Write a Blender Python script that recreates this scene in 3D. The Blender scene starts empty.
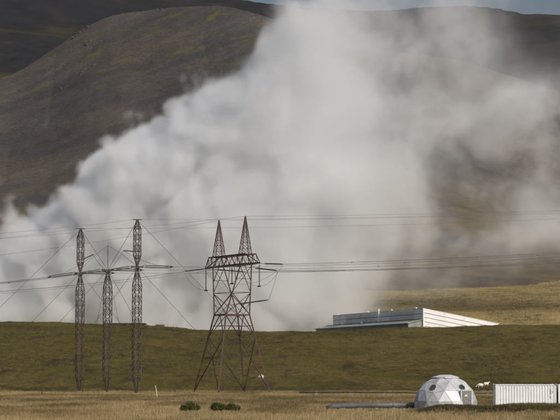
import bpy, bmesh, math, random
import numpy as np
from mathutils import Vector, Matrix, Euler

random.seed(7)
rng = np.random.default_rng(7)
scene = bpy.context.scene
COL = scene.collection

# ------------------------------------------------------------------ camera
F, W0, H0 = 2000.0, 560.0, 420.0          # focal length and frame of the photograph, in its pixels
HORIZON = 367.0                           # picture row of eye level
EYE = 4.3                                 # camera height above the field
PITCH = math.atan((HORIZON - H0 / 2) / F)
cam_d = bpy.data.cameras.new('camera')
cam = bpy.data.objects.new('camera', cam_d)
COL.objects.link(cam)
cam.location = (0, 0, EYE)
cam.rotation_euler = (math.pi / 2 + PITCH, 0, 0)
cam_d.sensor_width = 36.0
cam_d.lens = 36.0 * F / W0
cam_d.clip_start = 1.0
cam_d.clip_end = 20000.0
scene.camera = cam

# ------------------------------------------------------------------ sky and sun
SUN_TO = Vector((0.52, -0.66, 0.62)).normalized()      # direction towards the sun
world = bpy.data.worlds.new('World')
scene.world = world
world.use_nodes = True
wn = world.node_tree
wn.nodes.clear()
w_out = wn.nodes.new('ShaderNodeOutputWorld')
w_bg = wn.nodes.new('ShaderNodeBackground')
w_sky = wn.nodes.new('ShaderNodeTexSky')
w_sky.sky_type = 'NISHITA'
w_sky.sun_disc = False
w_sky.sun_elevation = math.asin(SUN_TO.z)
w_sky.sun_rotation = math.atan2(SUN_TO.x, SUN_TO.y)
w_sky.air_density = 1.0
w_sky.dust_density = 7.0
w_sky.ozone_density = 1.0
w_bg.inputs['Strength'].default_value = 0.10
wn.links.new(w_sky.outputs['Color'], w_bg.inputs['Color'])
wn.links.new(w_bg.outputs['Background'], w_out.inputs['Surface'])
sun_d = bpy.data.lights.new('sun', 'SUN')
sun_d.energy = 2.55
sun_d.angle = math.radians(2.0)
sun_d.color = (1.0, 0.985, 0.965)
sun = bpy.data.objects.new('sun', sun_d)
COL.objects.link(sun)
sun.rotation_euler = (-SUN_TO).to_track_quat('-Z', 'Y').to_euler()
sun.location = (200, -150, 300)

scene.view_settings.view_transform = 'Standard'
scene.view_settings.look = 'None'
scene.view_settings.gamma = 1.0
scene.view_settings.use_curve_mapping = False
scene.view_settings.exposure = -0.18
scene.render.engine = 'CYCLES'
cy = scene.cycles
cy.use_denoising = True
cy.max_bounces = 10
cy.diffuse_bounces = 1
cy.glossy_bounces = 2
cy.transmission_bounces = 2
cy.transparent_max_bounces = 8
cy.volume_bounces = 8
cy.volume_step_rate = 4.0
cy.volume_max_steps = 256
cy.use_adaptive_sampling = True
cy.adaptive_threshold = 0.05
cy.adaptive_min_samples = 24

# ------------------------------------------------------------------ picture geometry
CP, SP = math.cos(PITCH), math.sin(PITCH)
def at(px, py, Y):
    """the point seen at pixel (px, py) that lies at world distance Y"""
    dx = px - W0 / 2
    dv = H0 / 2 - py
    dy = F * CP - dv * SP
    dz = F * SP + dv * CP
    t = Y / dy
    return Vector((dx * t, Y, EYE + dz * t))
def gnd(px, py):
    dv = H0 / 2 - py
    dy = F * CP - dv * SP
    dz = F * SP + dv * CP
    return at(px, py, -EYE / dz * dy)

# ------------------------------------------------------------------ numpy noise
def _hash(ix, iy, seed):
    h = (ix.astype(np.int64) * 374761393 + iy.astype(np.int64) * 668265263 + seed * 974711) & 0xffffffff
    h = ((h ^ (h >> 13)) * 1274126177) & 0xffffffff
    h = (h ^ (h >> 16)) & 0xffffffff
    return h.astype(np.float64) / 4294967295.0
def vnoise(x, y, seed=0):
    x = np.asarray(x, float); y = np.asarray(y, float)
    ix, iy = np.floor(x), np.floor(y)
    fx, fy = x - ix, y - iy
    fx = fx * fx * fx * (fx * (fx * 6 - 15) + 10); fy = fy * fy * fy * (fy * (fy * 6 - 15) + 10)
    a, b = _hash(ix, iy, seed), _hash(ix + 1, iy, seed)
    c, d = _hash(ix, iy + 1, seed), _hash(ix + 1, iy + 1, seed)
    return ((a * (1 - fx) + b * fx) * (1 - fy) + (c * (1 - fx) + d * fx) * fy) * 2 - 1
def fbm(x, y, octv=5, seed=0, gain=0.5, lac=2.03):
    s = 0; a = 1.0; n = 0
    for k in range(octv):
        s = s + a * vnoise(x, y, seed + k * 17); n += a
        x = x * lac + 13.7; y = y * lac - 7.1; a *= gain
    return s / n
def sstep(a, b, x):
    t = np.clip((np.asarray(x, float) - a) / (b - a), 0, 1)
    return t * t * (3 - 2 * t)

# ------------------------------------------------------------------ terrain functions
CREST_Y, FOOT_Y = 470.0, 356.0
_cp = [(-400, 318), (-100, 320), (0, 322), (60, 322.5), (110, 324.5), (145, 326), (200, 330.5), (260, 331.5), (330, 331), (400, 328), (495, 325), (560, 325.5), (700, 322), (1000, 318)]
CREST_X = np.array([at(a, b, CREST_Y).x for a, b in _cp])
CREST_Z = np.array([at(a, b, CREST_Y).z for a, b in _cp])
def ground_z(x, y):
    x = np.asarray(x, float); y = np.asarray(y, float)
    zc = np.interp(x, CREST_X, CREST_Z)
    t = np.clip((y - FOOT_Y + 3 * fbm(x / 22, y / 22, 2, 3)) / (CREST_Y - FOOT_Y), 0, 1)
    prof = 0.45 * t + 0.55 * t * t * (3 - 2 * t)
    z = zc * prof
    z = z - 1.3 * sstep(CREST_Y, CREST_Y + 28, y)
    y0 = 600 + 85 * sstep(32, -8, x)
    up = np.clip((y - y0) / (900 - y0), 0, 3)
    z = z + 26 * up ** 1.05 + 2.5 * np.clip((y - 760) / 200, 0, 3) * fbm(x / 90, y / 160, 3, 40)
    # small unevenness: hummocky turf on the slope, a nearly level field
    hum = sstep(FOOT_Y, FOOT_Y + 14, y)
    z = z + 0.06 * fbm(x / 3, y / 3, 3, 5) + hum * (0.45 * fbm(x / 14, y / 9, 4, 9) + 0.16 * fbm(x / 1.6, y / 2.6, 3, 12)) * (1 + 0.4 * sstep(500, 700, y))
    # low heathery bank in front of the dome and the containers
    b = np.exp(-((y - 189) / 5.5) ** 2) * sstep(11.5, 15.5, x) * (0.46 + 0.16 * fbm(x / 4.0, y / 9, 3, 21))
    b = b + np.exp(-((y - 191.5) / 4) ** 2) * sstep(19, 23, x) * 0.30
    return z + b
def gz(x, y):
    return float(ground_z(np.array([x]), np.array([y]))[0])

RIDGE = [(-420, 210), (-260, 160), (-120, 118), (-50, 95), (0, 77), (15, 72), (32, 61), (55, 47), (72, 34), (85, 24), (100, 17), (112, 12.5), (140, 10), (170, 8), (225, 9), (245, 14), (265, 19), (285, 25), (320, 38), (360, 48), (400, 54), (440, 59), (480, 66), (520, 78), (560, 92), (640, 120), (760, 165), (900, 200)]
RIDGE_PX = np.array([a for a, b in RIDGE], float)
RIDGE_PY = np.array([b for a, b in RIDGE], float)
def soften(px, py_, sig):
    g_ = np.arange(px[0], px[-1] + 1.0)
    k = np.exp(-0.5 * (np.arange(-40, 41) / sig) ** 2); k /= k.sum()
    v = np.convolve(np.pad(np.interp(g_, px, py_), 40, mode='edge'), k, 'valid')
    return g_, v
RIDGE_PX, RIDGE_PY = soften(RIDGE_PX, RIDGE_PY, 9.0)
def ridge_dist(px):
    return 1720 + 110 * np.sin(np.asarray(px, float) / 95.0 + 0.6)
def elev(py, Y):
    dv = H0 / 2 - np.asarray(py, float)
    return EYE + (F * SP + dv * CP) / (F * CP - dv * SP) * Y
def hill_z(px, Y):
    px = np.asarray(px, float); Y = np.asarray(Y, float)
    D = ridge_dist(px)
    zr = elev(np.interp(px, RIDGE_PX, RIDGE_PY), D)
    x = (px - 280) / F * Y
    z0 = 33.0
    t = (Y - 880) / (D - 880)
    # smooth shoulder at the ridge, foot slopes at the bottom
    tc = np.clip(t, 0, 1)
    p = 0.72 * tc + 0.28 * tc ** 2
    p = p - 0.035 * np.sin(tc * math.pi) * 1.0
    z = z0 + (zr - z0) * p
    z = np.where(t > 1, zr - (t - 1) * 560 * 0.9, z)
    body = np.clip(tc * 4, 0, 1) * np.clip((1.06 - t) * 7, 0.10, 1)
    n = 13 * fbm(x / 190 + Y / 420, Y / 300 - x / 500, 3, 60) + 1.7 * fbm(x / 46 + Y / 150, Y / 90, 4, 66) + 0.55 * fbm(x / 9 + Y / 40, Y / 22, 4, 71)
    # gullies that run down the fall line towards the left
    q = x / 26 + (z - 60) / 95
    n = n - 0.9 * (1 - np.abs(fbm(q, Y / 330, 3, 80))) ** 4 * body
    return z + n * body
FAR = [(-420, -90), (-150, -62), (0, -40), (90, -22), (160, -11), (225, -3), (262, 1.5), (300, 5.5), (345, 9), (385, 10.5), (415, 8), (445, 5.5), (480, 6), (505, 9), (527, 13.5), (560, 12.5), (640, 17), (760, 30), (900, 52)]
FAR_PX = np.array([a for a, b in FAR], float)
FAR_PY = np.array([b for a, b in FAR], float)
FAR_PX, FAR_PY = soften(FAR_PX, FAR_PY, 9.0)
def far_z(px, Y):
    px = np.asarray(px, float); Y = np.asarray(Y, float)
    D = 2850 + 130 * np.sin(px / 120.0)
    zr = elev(np.interp(px, FAR_PX, FAR_PY), D)
    x = (px - 280) / F * Y
    t = (Y - 1750) / (D - 1750)
    tc = np.clip(t, 0, 1)
    z = 130 + (zr - 130) * (0.85 * tc + 0.15 * tc * tc)
    z = np.where(t > 1, zr - (t - 1) * 500, z)
    body = np.clip((1.05 - t) * 5, 0.06, 1)
    return z + body * (26 * fbm(x / 210, Y / 330, 4, 101) + 5 * fbm(x / 40, Y / 70, 4, 107))

# ------------------------------------------------------------------ object helpers
def link(o, parent=None):
    COL.objects.link(o)
    if parent is not None:
        o.parent = parent
    return o
def mesh_obj(name, verts, faces, mat=None, parent=None, smooth=False):
    me = bpy.data.meshes.new(name)
    me.from_pydata([tuple(v) for v in verts], [], [tuple(f) for f in faces])
    me.update()
    if mat: me.materials.append(mat)
    if smooth:
        me.polygons.foreach_set('use_smooth', [True] * len(me.polygons))
    return link(bpy.data.objects.new(name, me), parent)
def grid_obj(name, X, Y, Z, mat, smooth=True):
    r, c = X.shape
    V = np.stack([X.ravel(), Y.ravel(), Z.ravel()], 1)
    i = np.arange(r * c).reshape(r, c)
    Fq = np.stack([i[:-1, :-1].ravel(), i[:-1, 1:].ravel(), i[1:, 1:].ravel(), i[1:, :-1].ravel()], 1)
    return np_mesh(name, V, Fq, mat, smooth)
def np_mesh(name, V, Fc, mat, smooth=False, parent=None, colors=None):
    me = bpy.data.meshes.new(name)
    n = Fc.shape[1]
    me.vertices.add(len(V)); me.vertices.foreach_set('co', V.astype(np.float32).ravel())
    me.loops.add(Fc.size); me.loops.foreach_set('vertex_index', Fc.astype(np.int32).ravel())
    me.polygons.add(len(Fc))
    me.polygons.foreach_set('loop_start', np.arange(0, Fc.size, n, dtype=np.int32))
    me.polygons.foreach_set('loop_total', np.full(len(Fc), n, dtype=np.int32))
    if smooth: me.polygons.foreach_set('use_smooth', np.ones(len(Fc), dtype=bool))
    me.update(calc_edges=True)
    if colors is not None:
        at_ = me.color_attributes.new('tint', 'FLOAT_COLOR', 'POINT')
        at_.data.foreach_set('color', np.concatenate([colors, np.ones((len(colors), 1))], 1).astype(np.float32).ravel())
    if mat: me.materials.append(mat)
    return link(bpy.data.objects.new(name, me), parent)
def empty(name, loc=(0, 0, 0), rz=0.0):
    o = bpy.data.objects.new(name, None)
    o.location = loc; o.rotation_euler = (0, 0, rz); o.empty_display_size = 0.5
    return link(o)
def tag(o, label=None, cat=None, group=None, kind=None):
    if label: o['label'] = label
    if cat: o['category'] = cat
    if group: o['group'] = group
    if kind: o['kind'] = kind
    return o
class MB:
    """collects simple shapes into one mesh"""
    def __init__(s): s.v = []; s.f = []
    def add(s, vs, fs):
        b = len(s.v); s.v += [Vector(p) for p in vs]; s.f += [tuple(b + i for i in f) for f in fs]; return s
    def box(s, x0, x1, y0, y1, z0, z1):
        return s.add([(x0, y0, z0), (x1, y0, z0), (x1, y1, z0), (x0, y1, z0), (x0, y0, z1), (x1, y0, z1), (x1, y1, z1), (x0, y1, z1)],
                     [(3, 2, 1, 0), (4, 5, 6, 7), (0, 1, 5, 4), (1, 2, 6, 5), (2, 3, 7, 6), (3, 0, 4, 7)])
    def tube(s, pts, rad, n=6, cap=True):
        """tube along points; rad is a number or one per point"""
        pts = [Vector(p) for p in pts]
        m = len(pts)
        rads = rad if isinstance(rad, (list, tuple)) else [rad] * m
        vs = []; fs = []
        ref = None
        for i, p in enumerate(pts):
            d = (pts[min(i + 1, m - 1)] - pts[max(i - 1, 0)]).normalized()
            if ref is None:
                ref = Vector((0, 0, 1)) if abs(d.z) < 0.9 else Vector((1, 0, 0))
            a = d.cross(ref).normalized(); b = d.cross(a).normalized()
            ref = a.cross(d).normalized() if a.length > 0 else ref
            for k in range(n):
                an = 2 * math.pi * (k + 0.5) / n
                vs.append(p + a * (math.cos(an) * rads[i]) + b * (math.sin(an) * rads[i]))
        for i in range(m - 1):
            for k in range(n):
                fs.append((i * n + k, i * n + (k + 1) % n, (i + 1) * n + (k + 1) % n, (i + 1) * n + k))
        if cap:
            fs.append(tuple(range(n - 1, -1, -1))); fs.append(tuple(range((m - 1) * n, m * n)))
        return s.add(vs, fs)
    def bar(s, a, b, w): return s.tube([a, b], w * 0.7071, 4)
    def build(s, name, mat, parent=None, smooth=False):
        return mesh_obj(name, s.v, s.f, mat, parent, smooth)
def fix_normals(o):
    bm = bmesh.new(); bm.from_mesh(o.data); bmesh.ops.recalc_face_normals(bm, faces=bm.faces); bm.to_mesh(o.data); bm.free()
    return o

# ------------------------------------------------------------------ materials
class N:
    """small node-graph helper"""
    def __init__(s, name):
        s.m = bpy.data.materials.new(name); s.m.use_nodes = True
        s.t = s.m.node_tree; s.b = s.t.nodes['Principled BSDF']
        s.pos = None
    def node(s, typ, **kw):
        n = s.t.nodes.new(typ)
        for k, v in kw.items():
            if k.startswith('i_'): n.inputs[k[2:].replace('_', ' ')].default_value = v
            else: setattr(n, k, v)
        return n
    def ln(s, a, b): s.t.links.new(a, b)
    def P(s, obj=False):
        if s.pos is None:
            s.pos = s.node('ShaderNodeTexCoord').outputs['Object'] if obj else s.node('ShaderNodeNewGeometry').outputs['Position']
        return s.pos
    def scaled(s, sc, rot=(0, 0, 0)):
        mp = s.node('ShaderNodeMapping'); mp.inputs['Scale'].default_value = sc; mp.inputs['Rotation'].default_value = rot
        s.ln(s.P(), mp.inputs['Vector']); return mp.outputs['Vector']
    def noise(s, scale, detail=4, rough=0.55, vec=None, dist=0.0):
        n = s.node('ShaderNodeTexNoise'); n.inputs['Scale'].default_value = scale; n.inputs['Detail'].default_value = detail
        n.inputs['Roughness'].default_value = rough; n.inputs['Distortion'].default_value = dist
        s.ln(vec if vec is not None else s.P(), n.inputs['Vector']); return n.outputs['Fac']
    def ramp(s, fac, stops):
        r = s.node('ShaderNodeValToRGB'); e = r.color_ramp.elements
        while len(e) < len(stops): e.new(0.5)
        for i, (p, c) in enumerate(stops):
            e[i].position = p; e[i].color = (c[0], c[1], c[2], 1) if isinstance(c, tuple) else (c, c, c, 1)
        s.ln(fac, r.inputs['Fac']); return r.outputs['Color']
    def mix(s, fac, a, b, mode='MIX'):
        n = s.node('ShaderNodeMix', data_type='RGBA', blend_type=mode)
        if isinstance(fac, float): n.inputs[0].default_value = fac
        else: s.ln(fac, n.inputs[0])
        for sock, v in ((n.inputs[6], a), (n.inputs[7], b)):
            if isinstance(v, tuple): sock.default_value = (v[0], v[1], v[2], 1)
            else: s.ln(v, sock)
        return n.outputs[2]
    def math(s, op, a, b=None, clamp=False):
        n = s.node('ShaderNodeMath', operation=op, use_clamp=clamp)
        for sock, v in zip(n.inputs, (a, b)):
            if v is None: continue
            if isinstance(v, (int, float)): sock.default_value = v
            else: s.ln(v, sock)
        return n.outputs[0]
    def xyz(s):
        n = s.node('ShaderNodeSeparateXYZ'); s.ln(s.P(), n.inputs[0]); return n.outputs
    def mrange(s, v, a, b, c=0.0, d=1.0):
        n = s.node('ShaderNodeMapRange', interpolation_type='SMOOTHSTEP')
        s.ln(v, n.inputs[0])
        for i, q in enumerate((a, b, c, d)): n.inputs[i + 1].default_value = q
        return n.outputs[0]
    def bump(s, h, strength=0.5, dist=0.1):
        n = s.node('ShaderNodeBump'); n.inputs['Strength'].default_value = strength; n.inputs['Distance'].default_value = dist
        s.ln(h, n.inputs['Height']); s.ln(n.outputs[0], s.b.inputs['Normal'])
    def out(s, color=None, rough=0.8, metal=0.0, spec=None):
        if color is not None:
            if isinstance(color, tuple): s.b.inputs['Base Color'].default_value = (color[0], color[1], color[2], 1)
            else: s.ln(color, s.b.inputs['Base Color'])
        if isinstance(rough, float): s.b.inputs['Roughness'].default_value = rough
        else: s.ln(rough, s.b.inputs['Roughness'])
        s.b.inputs['Metallic'].default_value = metal
        if spec is not None: s.b.inputs['Specular IOR Level'].default_value = spec
        return s.m

def worn(name, c0, c1, scale=3.0, rough=0.6, metal=0.0, c2=None, lo=0.40, hi=0.62, spec=None):
    n = N(name); n.P(obj=True)
    f = n.noise(scale, 5, 0.62)
    col = n.ramp(f, [(lo, c0), (hi, c1)])
    if c2 is not None:
        g = n.noise(scale * 3.1, 4, 0.6)
        col = n.mix(n.mrange(g, 0.56, 0.70), col, c2)
    return n.out(col, rough, metal, spec)

M = {}
# ground: tan field, olive slope, yellow plain; the colours belong to what grows there
g = N('ground_turf')
X_, Y_, Z_ = g.xyz()
n1 = g.noise(0.05, 5, 0.6); n2 = g.noise(0.8, 5, 0.65); n3 = g.noise(0.25, 5, 0.65, g.scaled((1, 0.45, 1)))
field = g.ramp(n2, [(0.30, (0.085, 0.062, 0.030)), (0.52, (0.19, 0.145, 0.068)), (0.72, (0.28, 0.22, 0.10))])
field = g.mix(g.mrange(n3, 0.48, 0.66), field, (0.10, 0.088, 0.034))
slope = g.ramp(n2, [(0.28, (0.034, 0.028, 0.010)), (0.50, (0.084, 0.069, 0.020)), (0.72, (0.150, 0.118, 0.038))])
slope = g.mix(g.mrange(n1, 0.44, 0.62), slope, (0.078, 0.067, 0.016))
slope = g.mix(g.mrange(n3, 0.52, 0.64), slope, (0.050, 0.035, 0.018))
plain = g.ramp(n2, [(0.28, (0.125, 0.098, 0.046)), (0.52, (0.27, 0.21, 0.092)), (0.75, (0.36, 0.285, 0.125))])
plain = g.mix(g.mrange(n3, 0.55, 0.68), plain, (0.17, 0.135, 0.065))
yb = g.math('ADD', Y_, g.math('MULTIPLY', n1, 14.0))
col = g.mix(g.mrange(yb, FOOT_Y + 2, FOOT_Y + 12), field, slope)
col = g.mix(g.mrange(yb, 560, 620), col, plain)
g.bump(n2, 0.7, 0.25)
M['ground'] = g.out(col, 0.95, 0, 0.1)

g = N('hill_scree')
X_, Y_, Z_ = g.xyz()
stc = g.node('ShaderNodeCombineXYZ')
g.ln(g.math('ADD', g.math('MULTIPLY', X_, 0.016), g.math('MULTIPLY', Z_, -0.036)), stc.inputs[0])
g.ln(g.math('MULTIPLY', g.math('ADD', X_, Z_), 0.0050), stc.inputs[1])
g.ln(g.math('MULTIPLY', Y_, 0.003), stc.inputs[2])
st = stc.outputs[0]
s1 = g.noise(1.0, 6, 0.62, st, 0.6)
s2 = g.noise(0.09, 6, 0.68)
s3 = g.noise(0.0060, 5, 0.6)
s5 = g.noise(0.42, 4, 0.7)
s4 = g.noise(0.021, 5, 0.62)
col = g.ramp(s1, [(0.32, (0.038, 0.036, 0.036)), (0.50, (0.053, 0.049, 0.047)), (0.68, (0.074, 0.068, 0.064))])
col = g.mix(g.mrange(s3, 0.42, 0.62), col, g.ramp(s1, [(0.30, (0.060, 0.050, 0.042)), (0.55, (0.084, 0.069, 0.056)), (0.72, (0.112, 0.094, 0.078))]))
# fine gravel grain
col = g.mix(0.30, col, g.ramp(s2, [(0.35, 0.36), (0.65, 0.66)]), 'OVERLAY')
col = g.mix(0.75, col, g.ramp(s5, [(0.36, 0.26), (0.50, 0.50), (0.66, 0.78)]), 'OVERLAY')
# rusty soil streaks
col = g.mix(g.math('MULTIPLY', g.mrange(s4, 0.55, 0.75), 0.22), col, (0.125, 0.067, 0.040))
# moss near the top, ochre grass at the foot
moss = g.math('MULTIPLY', g.mrange(g.noise(0.040, 6, 0.72), 0.53, 0.66), g.mrange(Z_, 190, 290))
col = g.mix(g.math('MULTIPLY', moss, 0.8), col, (0.115, 0.110, 0.022))
foot = g.math('MULTIPLY', g.mrange(Z_, 150, 85), g.mrange(s4, 0.36, 0.56))
col = g.mix(g.math('MULTIPLY', foot, 0.85), col, g.ramp(s2, [(0.35, (0.078, 0.060, 0.036)), (0.62, (0.135, 0.104, 0.056))]))
g.bump(s2, 0.5, 0.9)
M['hill'] = g.out(col, 0.95, 0, 0.1)

g = N('mountain_lava_cloud_shaded')
s1 = g.noise(1.0, 6, 0.62, g.scaled((0.006, 0.004, 0.022)), 0.8)
s2 = g.noise(0.03, 6, 0.7)
col = g.ramp(s2, [(0.30, (0.009, 0.009, 0.010)), (0.55, (0.016, 0.015, 0.016)), (0.75, (0.027, 0.025, 0.024))])  # dark lava tones, lowered further so the colour carries the cloud shadow
col = g.mix(g.math('MULTIPLY', g.mrange(s1, 0.50, 0.66), 0.75), col, (0.044, 0.041, 0.013))
g.bump(s2, 0.8, 5.0)
M['mountain'] = g.out(col, 0.95, 0, 0.05)

def tint_mat(name, rough=0.85, trans=0.25):
    n = N(name)
    a = n.node('ShaderNodeVertexColor'); a.layer_name = 'tint'
    n.ln(a.outputs['Color'], n.b.inputs['Base Color'])
    n.b.inputs['Roughness'].default_value = rough
    n.b.inputs['Specular IOR Level'].default_value = 0.15
    return n.m
M['grass'] = tint_mat('grass_blades')
M['leaf'] = tint_mat('shrub_leaves', 0.6)
M['rust_steel'] = worn('rusty_steel', (0.045, 0.032, 0.027), (0.105, 0.046, 0.028), 0.9, 0.75, 0.0, (0.15, 0.062, 0.035))
M['dark_steel'] = worn('dark_steel', (0.030, 0.027, 0.026), (0.060, 0.040, 0.033), 1.2, 0.7)
M['zinc'] = worn('weathered_galvanised_steel', (0.050, 0.042, 0.037), (0.092, 0.060, 0.044), 0.7, 0.75, 0.0, (0.100, 0.050, 0.032))
M['wire'] = worn('aluminium_cable', (0.06, 0.06, 0.062), (0.09, 0.09, 0.09), 2.0, 0.5)
M['guy'] = worn('steel_stay', (0.035, 0.034, 0.034), (0.06, 0.056, 0.052), 2.0, 0.6)
M['glass_ins'] = worn('green_glass_insulator', (0.075, 0.095, 0.080), (0.16, 0.185, 0.155), 4.0, 0.25)
M['brown_ins'] = worn('brown_porcelain_insulator', (0.020, 0.017, 0.016), (0.040, 0.033, 0.030), 4.0, 0.3)
M['concrete'] = worn('concrete', (0.20, 0.19, 0.175), (0.30, 0.29, 0.27), 2.0, 0.9)
M['white_clad'] = worn('white_cladding', (0.76, 0.77, 0.77), (0.82, 0.82, 0.82), 0.25, 0.45, 0.0, (0.62, 0.62, 0.61))
M['clad_trim'] = worn('cladding_trim', (0.26, 0.27, 0.28), (0.34, 0.35, 0.36), 0.5, 0.5)
M['grey_panel'] = worn('grey_louvre_panel', (0.66, 0.67, 0.69), (0.72, 0.73, 0.75), 0.3, 0.5)
M['grey_panel_light'] = worn('plain_grey_panel', (0.78, 0.79, 0.81), (0.82, 0.83, 0.85), 0.3, 0.45)
M['dark_panel'] = worn('dark_joint', (0.06, 0.062, 0.068), (0.085, 0.087, 0.092), 1.0, 0.6)
M['green_roof'] = worn('grey_green_roof', (0.20, 0.22, 0.20), (0.26, 0.28, 0.255), 0.3, 0.7)
M['container'] = worn('white_container_paint', (0.68, 0.71, 0.74), (0.76, 0.78, 0.80), 0.8, 0.5, 0.0, (0.62, 0.64, 0.66))
M['container_b'] = worn('bright_container_paint', (0.72, 0.73, 0.74), (0.79, 0.79, 0.79), 0.8, 0.5)
M['mark'] = worn('container_lettering', (0.10, 0.11, 0.13), (0.16, 0.17, 0.19), 6.0, 0.7)
M['rust'] = worn('rusted_edge', (0.12, 0.055, 0.028), (0.20, 0.095, 0.045), 5.0, 0.8)
M['dome_frame'] = worn('dome_joint_strip', (0.40, 0.41, 0.42), (0.50, 0.51, 0.52), 2.0, 0.45)
DOME_MATS = []
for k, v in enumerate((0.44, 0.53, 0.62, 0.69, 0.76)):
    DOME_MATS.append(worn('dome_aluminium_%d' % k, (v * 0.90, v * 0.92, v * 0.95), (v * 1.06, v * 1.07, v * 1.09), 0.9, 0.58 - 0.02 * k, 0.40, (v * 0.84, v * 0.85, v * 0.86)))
M['vent'] = worn('black_vent', (0.03, 0.031, 0.034), (0.055, 0.057, 0.06), 5.0, 0.4)
M['door_grey'] = worn('grey_door_paint', (0.20, 0.20, 0.20), (0.25, 0.25, 0.245), 1.5, 0.5)
M['frame_white'] = worn('white_frame', (0.55, 0.56, 0.57), (0.66, 0.66, 0.66), 2.0, 0.5)
M['sign_white'] = worn('white_sign', (0.74, 0.74, 0.74), (0.80, 0.80, 0.80), 2.0, 0.6)
M['pipe'] = worn('grey_pipe_jacket', (0.085, 0.088, 0.090), (0.13, 0.132, 0.134), 1.2, 0.55, 0.1)
M['dark_pipe'] = worn('weathered_pipe_jacket', (0.13, 0.115, 0.095), (0.18, 0.155, 0.125), 0.6, 0.85)
M['wool'] = worn('sheep_wool', (0.60, 0.56, 0.47), (0.74, 0.71, 0.63), 9.0, 0.95)
M['stake'] = worn('cream_stake', (0.62, 0.58, 0.42), (0.74, 0.70, 0.55), 6.0, 0.7)
M['rock'] = worn('lava_rock', (0.040, 0.037, 0.036), (0.095, 0.088, 0.083), 0.20, 0.95, 0.0, (0.025, 0.023, 0.022))
M['wood'] = worn('tarred_board', (0.045, 0.038, 0.034), (0.075, 0.062, 0.054), 2.0, 0.8)
M['blue_grey'] = worn('blue_grey_paint', (0.12, 0.14, 0.17), (0.17, 0.19, 0.22), 2.0, 0.6)
M['track'] = worn('dark_gravel', (0.055, 0.046, 0.036), (0.10, 0.082, 0.060), 1.2, 0.95)
M['bark'] = worn('shrub_bark', (0.06, 0.045, 0.033), (0.10, 0.08, 0.06), 8.0, 0.9)

# ================================================================== THE SETTING
# ground sheet: field, grassy slope and the plain above it
ys = np.concatenate([np.linspace(-80, 150, 24), np.linspace(152, 352, 200), np.linspace(352.6, 482, 240), np.linspace(486, 960, 170)])
ss = np.linspace(-1, 1, 420)
YY, SS = np.meshgrid(ys, ss, indexing='ij')
XX = SS * (70 + 0.26 * np.clip(YY, 0, None))
tag(grid_obj('ground', XX, YY, ground_z(XX, YY), M['ground']), kind='structure')

pxs = np.linspace(-420, 900, 560)
dd = np.concatenate([np.linspace(880, 1500, 190), np.linspace(1503, 1900, 170), np.linspace(1905, 2150, 14)])
DD, PX = np.meshgrid(dd, pxs, indexing='ij')
tag(grid_obj('hill', (PX - 280) / F * DD, DD, hill_z(PX, DD), M['hill']), kind='structure')
dd = np.linspace(1750, 3250, 200)
pxs = np.linspace(-420, 900, 420)
DD, PX = np.meshgrid(dd, pxs, indexing='ij')
tag(grid_obj('mountain', (PX - 280) / F * DD, DD, far_z(PX, DD), M['mountain']), kind='structure')

# rounded knoll on the plain beyond the building
def knoll_z(x, y):
    cx, cy = 235.0, 1060.0
    return 88 * np.exp(-(np.abs((x - cx) / 98) ** 1.7 + ((y - cy) / 110) ** 2)) + 8 * fbm(x / 40, y / 50, 3, 35) + 3.0 * fbm(x / 11, y / 16, 5, 33)
xs = np.linspace(20, 420, 220); ysk = np.linspace(880, 1200, 120)
YK, XK = np.meshgrid(ysk, xs, indexing='ij')
tag(grid_obj('knoll', XK, YK, 24 + knoll_z(XK, YK), worn('knoll_heath', (0.058, 0.050, 0.026), (0.105, 0.088, 0.045), 0.06, 0.95, 0.0, (0.042, 0.040, 0.022))), kind='structure')

# dark gravel track at the foot of the slope
tx = np.linspace(-46, -6, 60)
TX, TT = np.meshgrid(tx, np.linspace(0, 1, 5), indexing='ij')
TYc = 264 + 5.5 * TT + 2.0 * fbm(TX / 9, TX * 0, 3, 77) + 0.12 * (TX + 26)
tag(grid_obj('track', TX, TYc, ground_z(TX, TYc) + 0.05, M['track']), kind='structure')

# ------------------------------------------------------------------ grass
def tufts(name, x, y, z, blades, hmin, hmax, width, spread, palette, patch, lean=0.35, label=None):
    n = len(x)
    B = np.repeat(np.arange(n), blades)
    m = len(B)
    a = rng.uniform(0, 2 * math.pi, m)
    r = spread * np.sqrt(rng.uniform(0, 1, m))
    bx = x[B] + r * np.cos(a); by = y[B] + r * np.sin(a); bz = z[B] - 0.03
    th = rng.uniform(0.6, 1.25, n)
    h = rng.uniform(hmin, hmax, m) * th[B]
    wa = rng.uniform(0, 2 * math.pi, m)
    wx, wy = np.cos(wa) * width / 2, np.sin(wa) * width / 2
    la = rng.uniform(0, 2 * math.pi, m); ll = lean * h * rng.uniform(0.2, 1.0, m)
    V = np.empty((m, 3, 3))
    V[:, 0] = np.stack([bx - wx, by - wy, bz], 1)
    V[:, 1] = np.stack([bx + wx, by + wy, bz], 1)
    V[:, 2] = np.stack([bx + np.cos(la) * ll, by + np.sin(la) * ll, bz + h], 1)
    pal = np.array(palette)
    k = np.clip(patch * (len(pal) - 1) + rng.normal(0, 0.55, n), 0, len(pal) - 1.001)
    i0 = k.astype(int); fr = (k - i0)[:, None]
    c = pal[i0] * (1 - fr) + pal[np.minimum(i0 + 1, len(pal) - 1)] * fr
    c = c * rng.uniform(0.75, 1.25, (n, 1))
    C = np.repeat(c[B] * rng.uniform(0.85, 1.15, (m, 1)), 3, axis=0)
    o = np_mesh(name, V.reshape(-1, 3), np.arange(m * 3).reshape(-1, 3), M['grass'], colors=C)
    return tag(o, label, 'grass', kind='stuff')
def scatter(n, y0, y1, p0, p1, power=1.0):
    y = y0 + (y1 - y0) * rng.uniform(0, 1, n) ** power
    px = rng.uniform(p0, p1, n)
    x = (px - 280) / F * y
    return x, y
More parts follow.
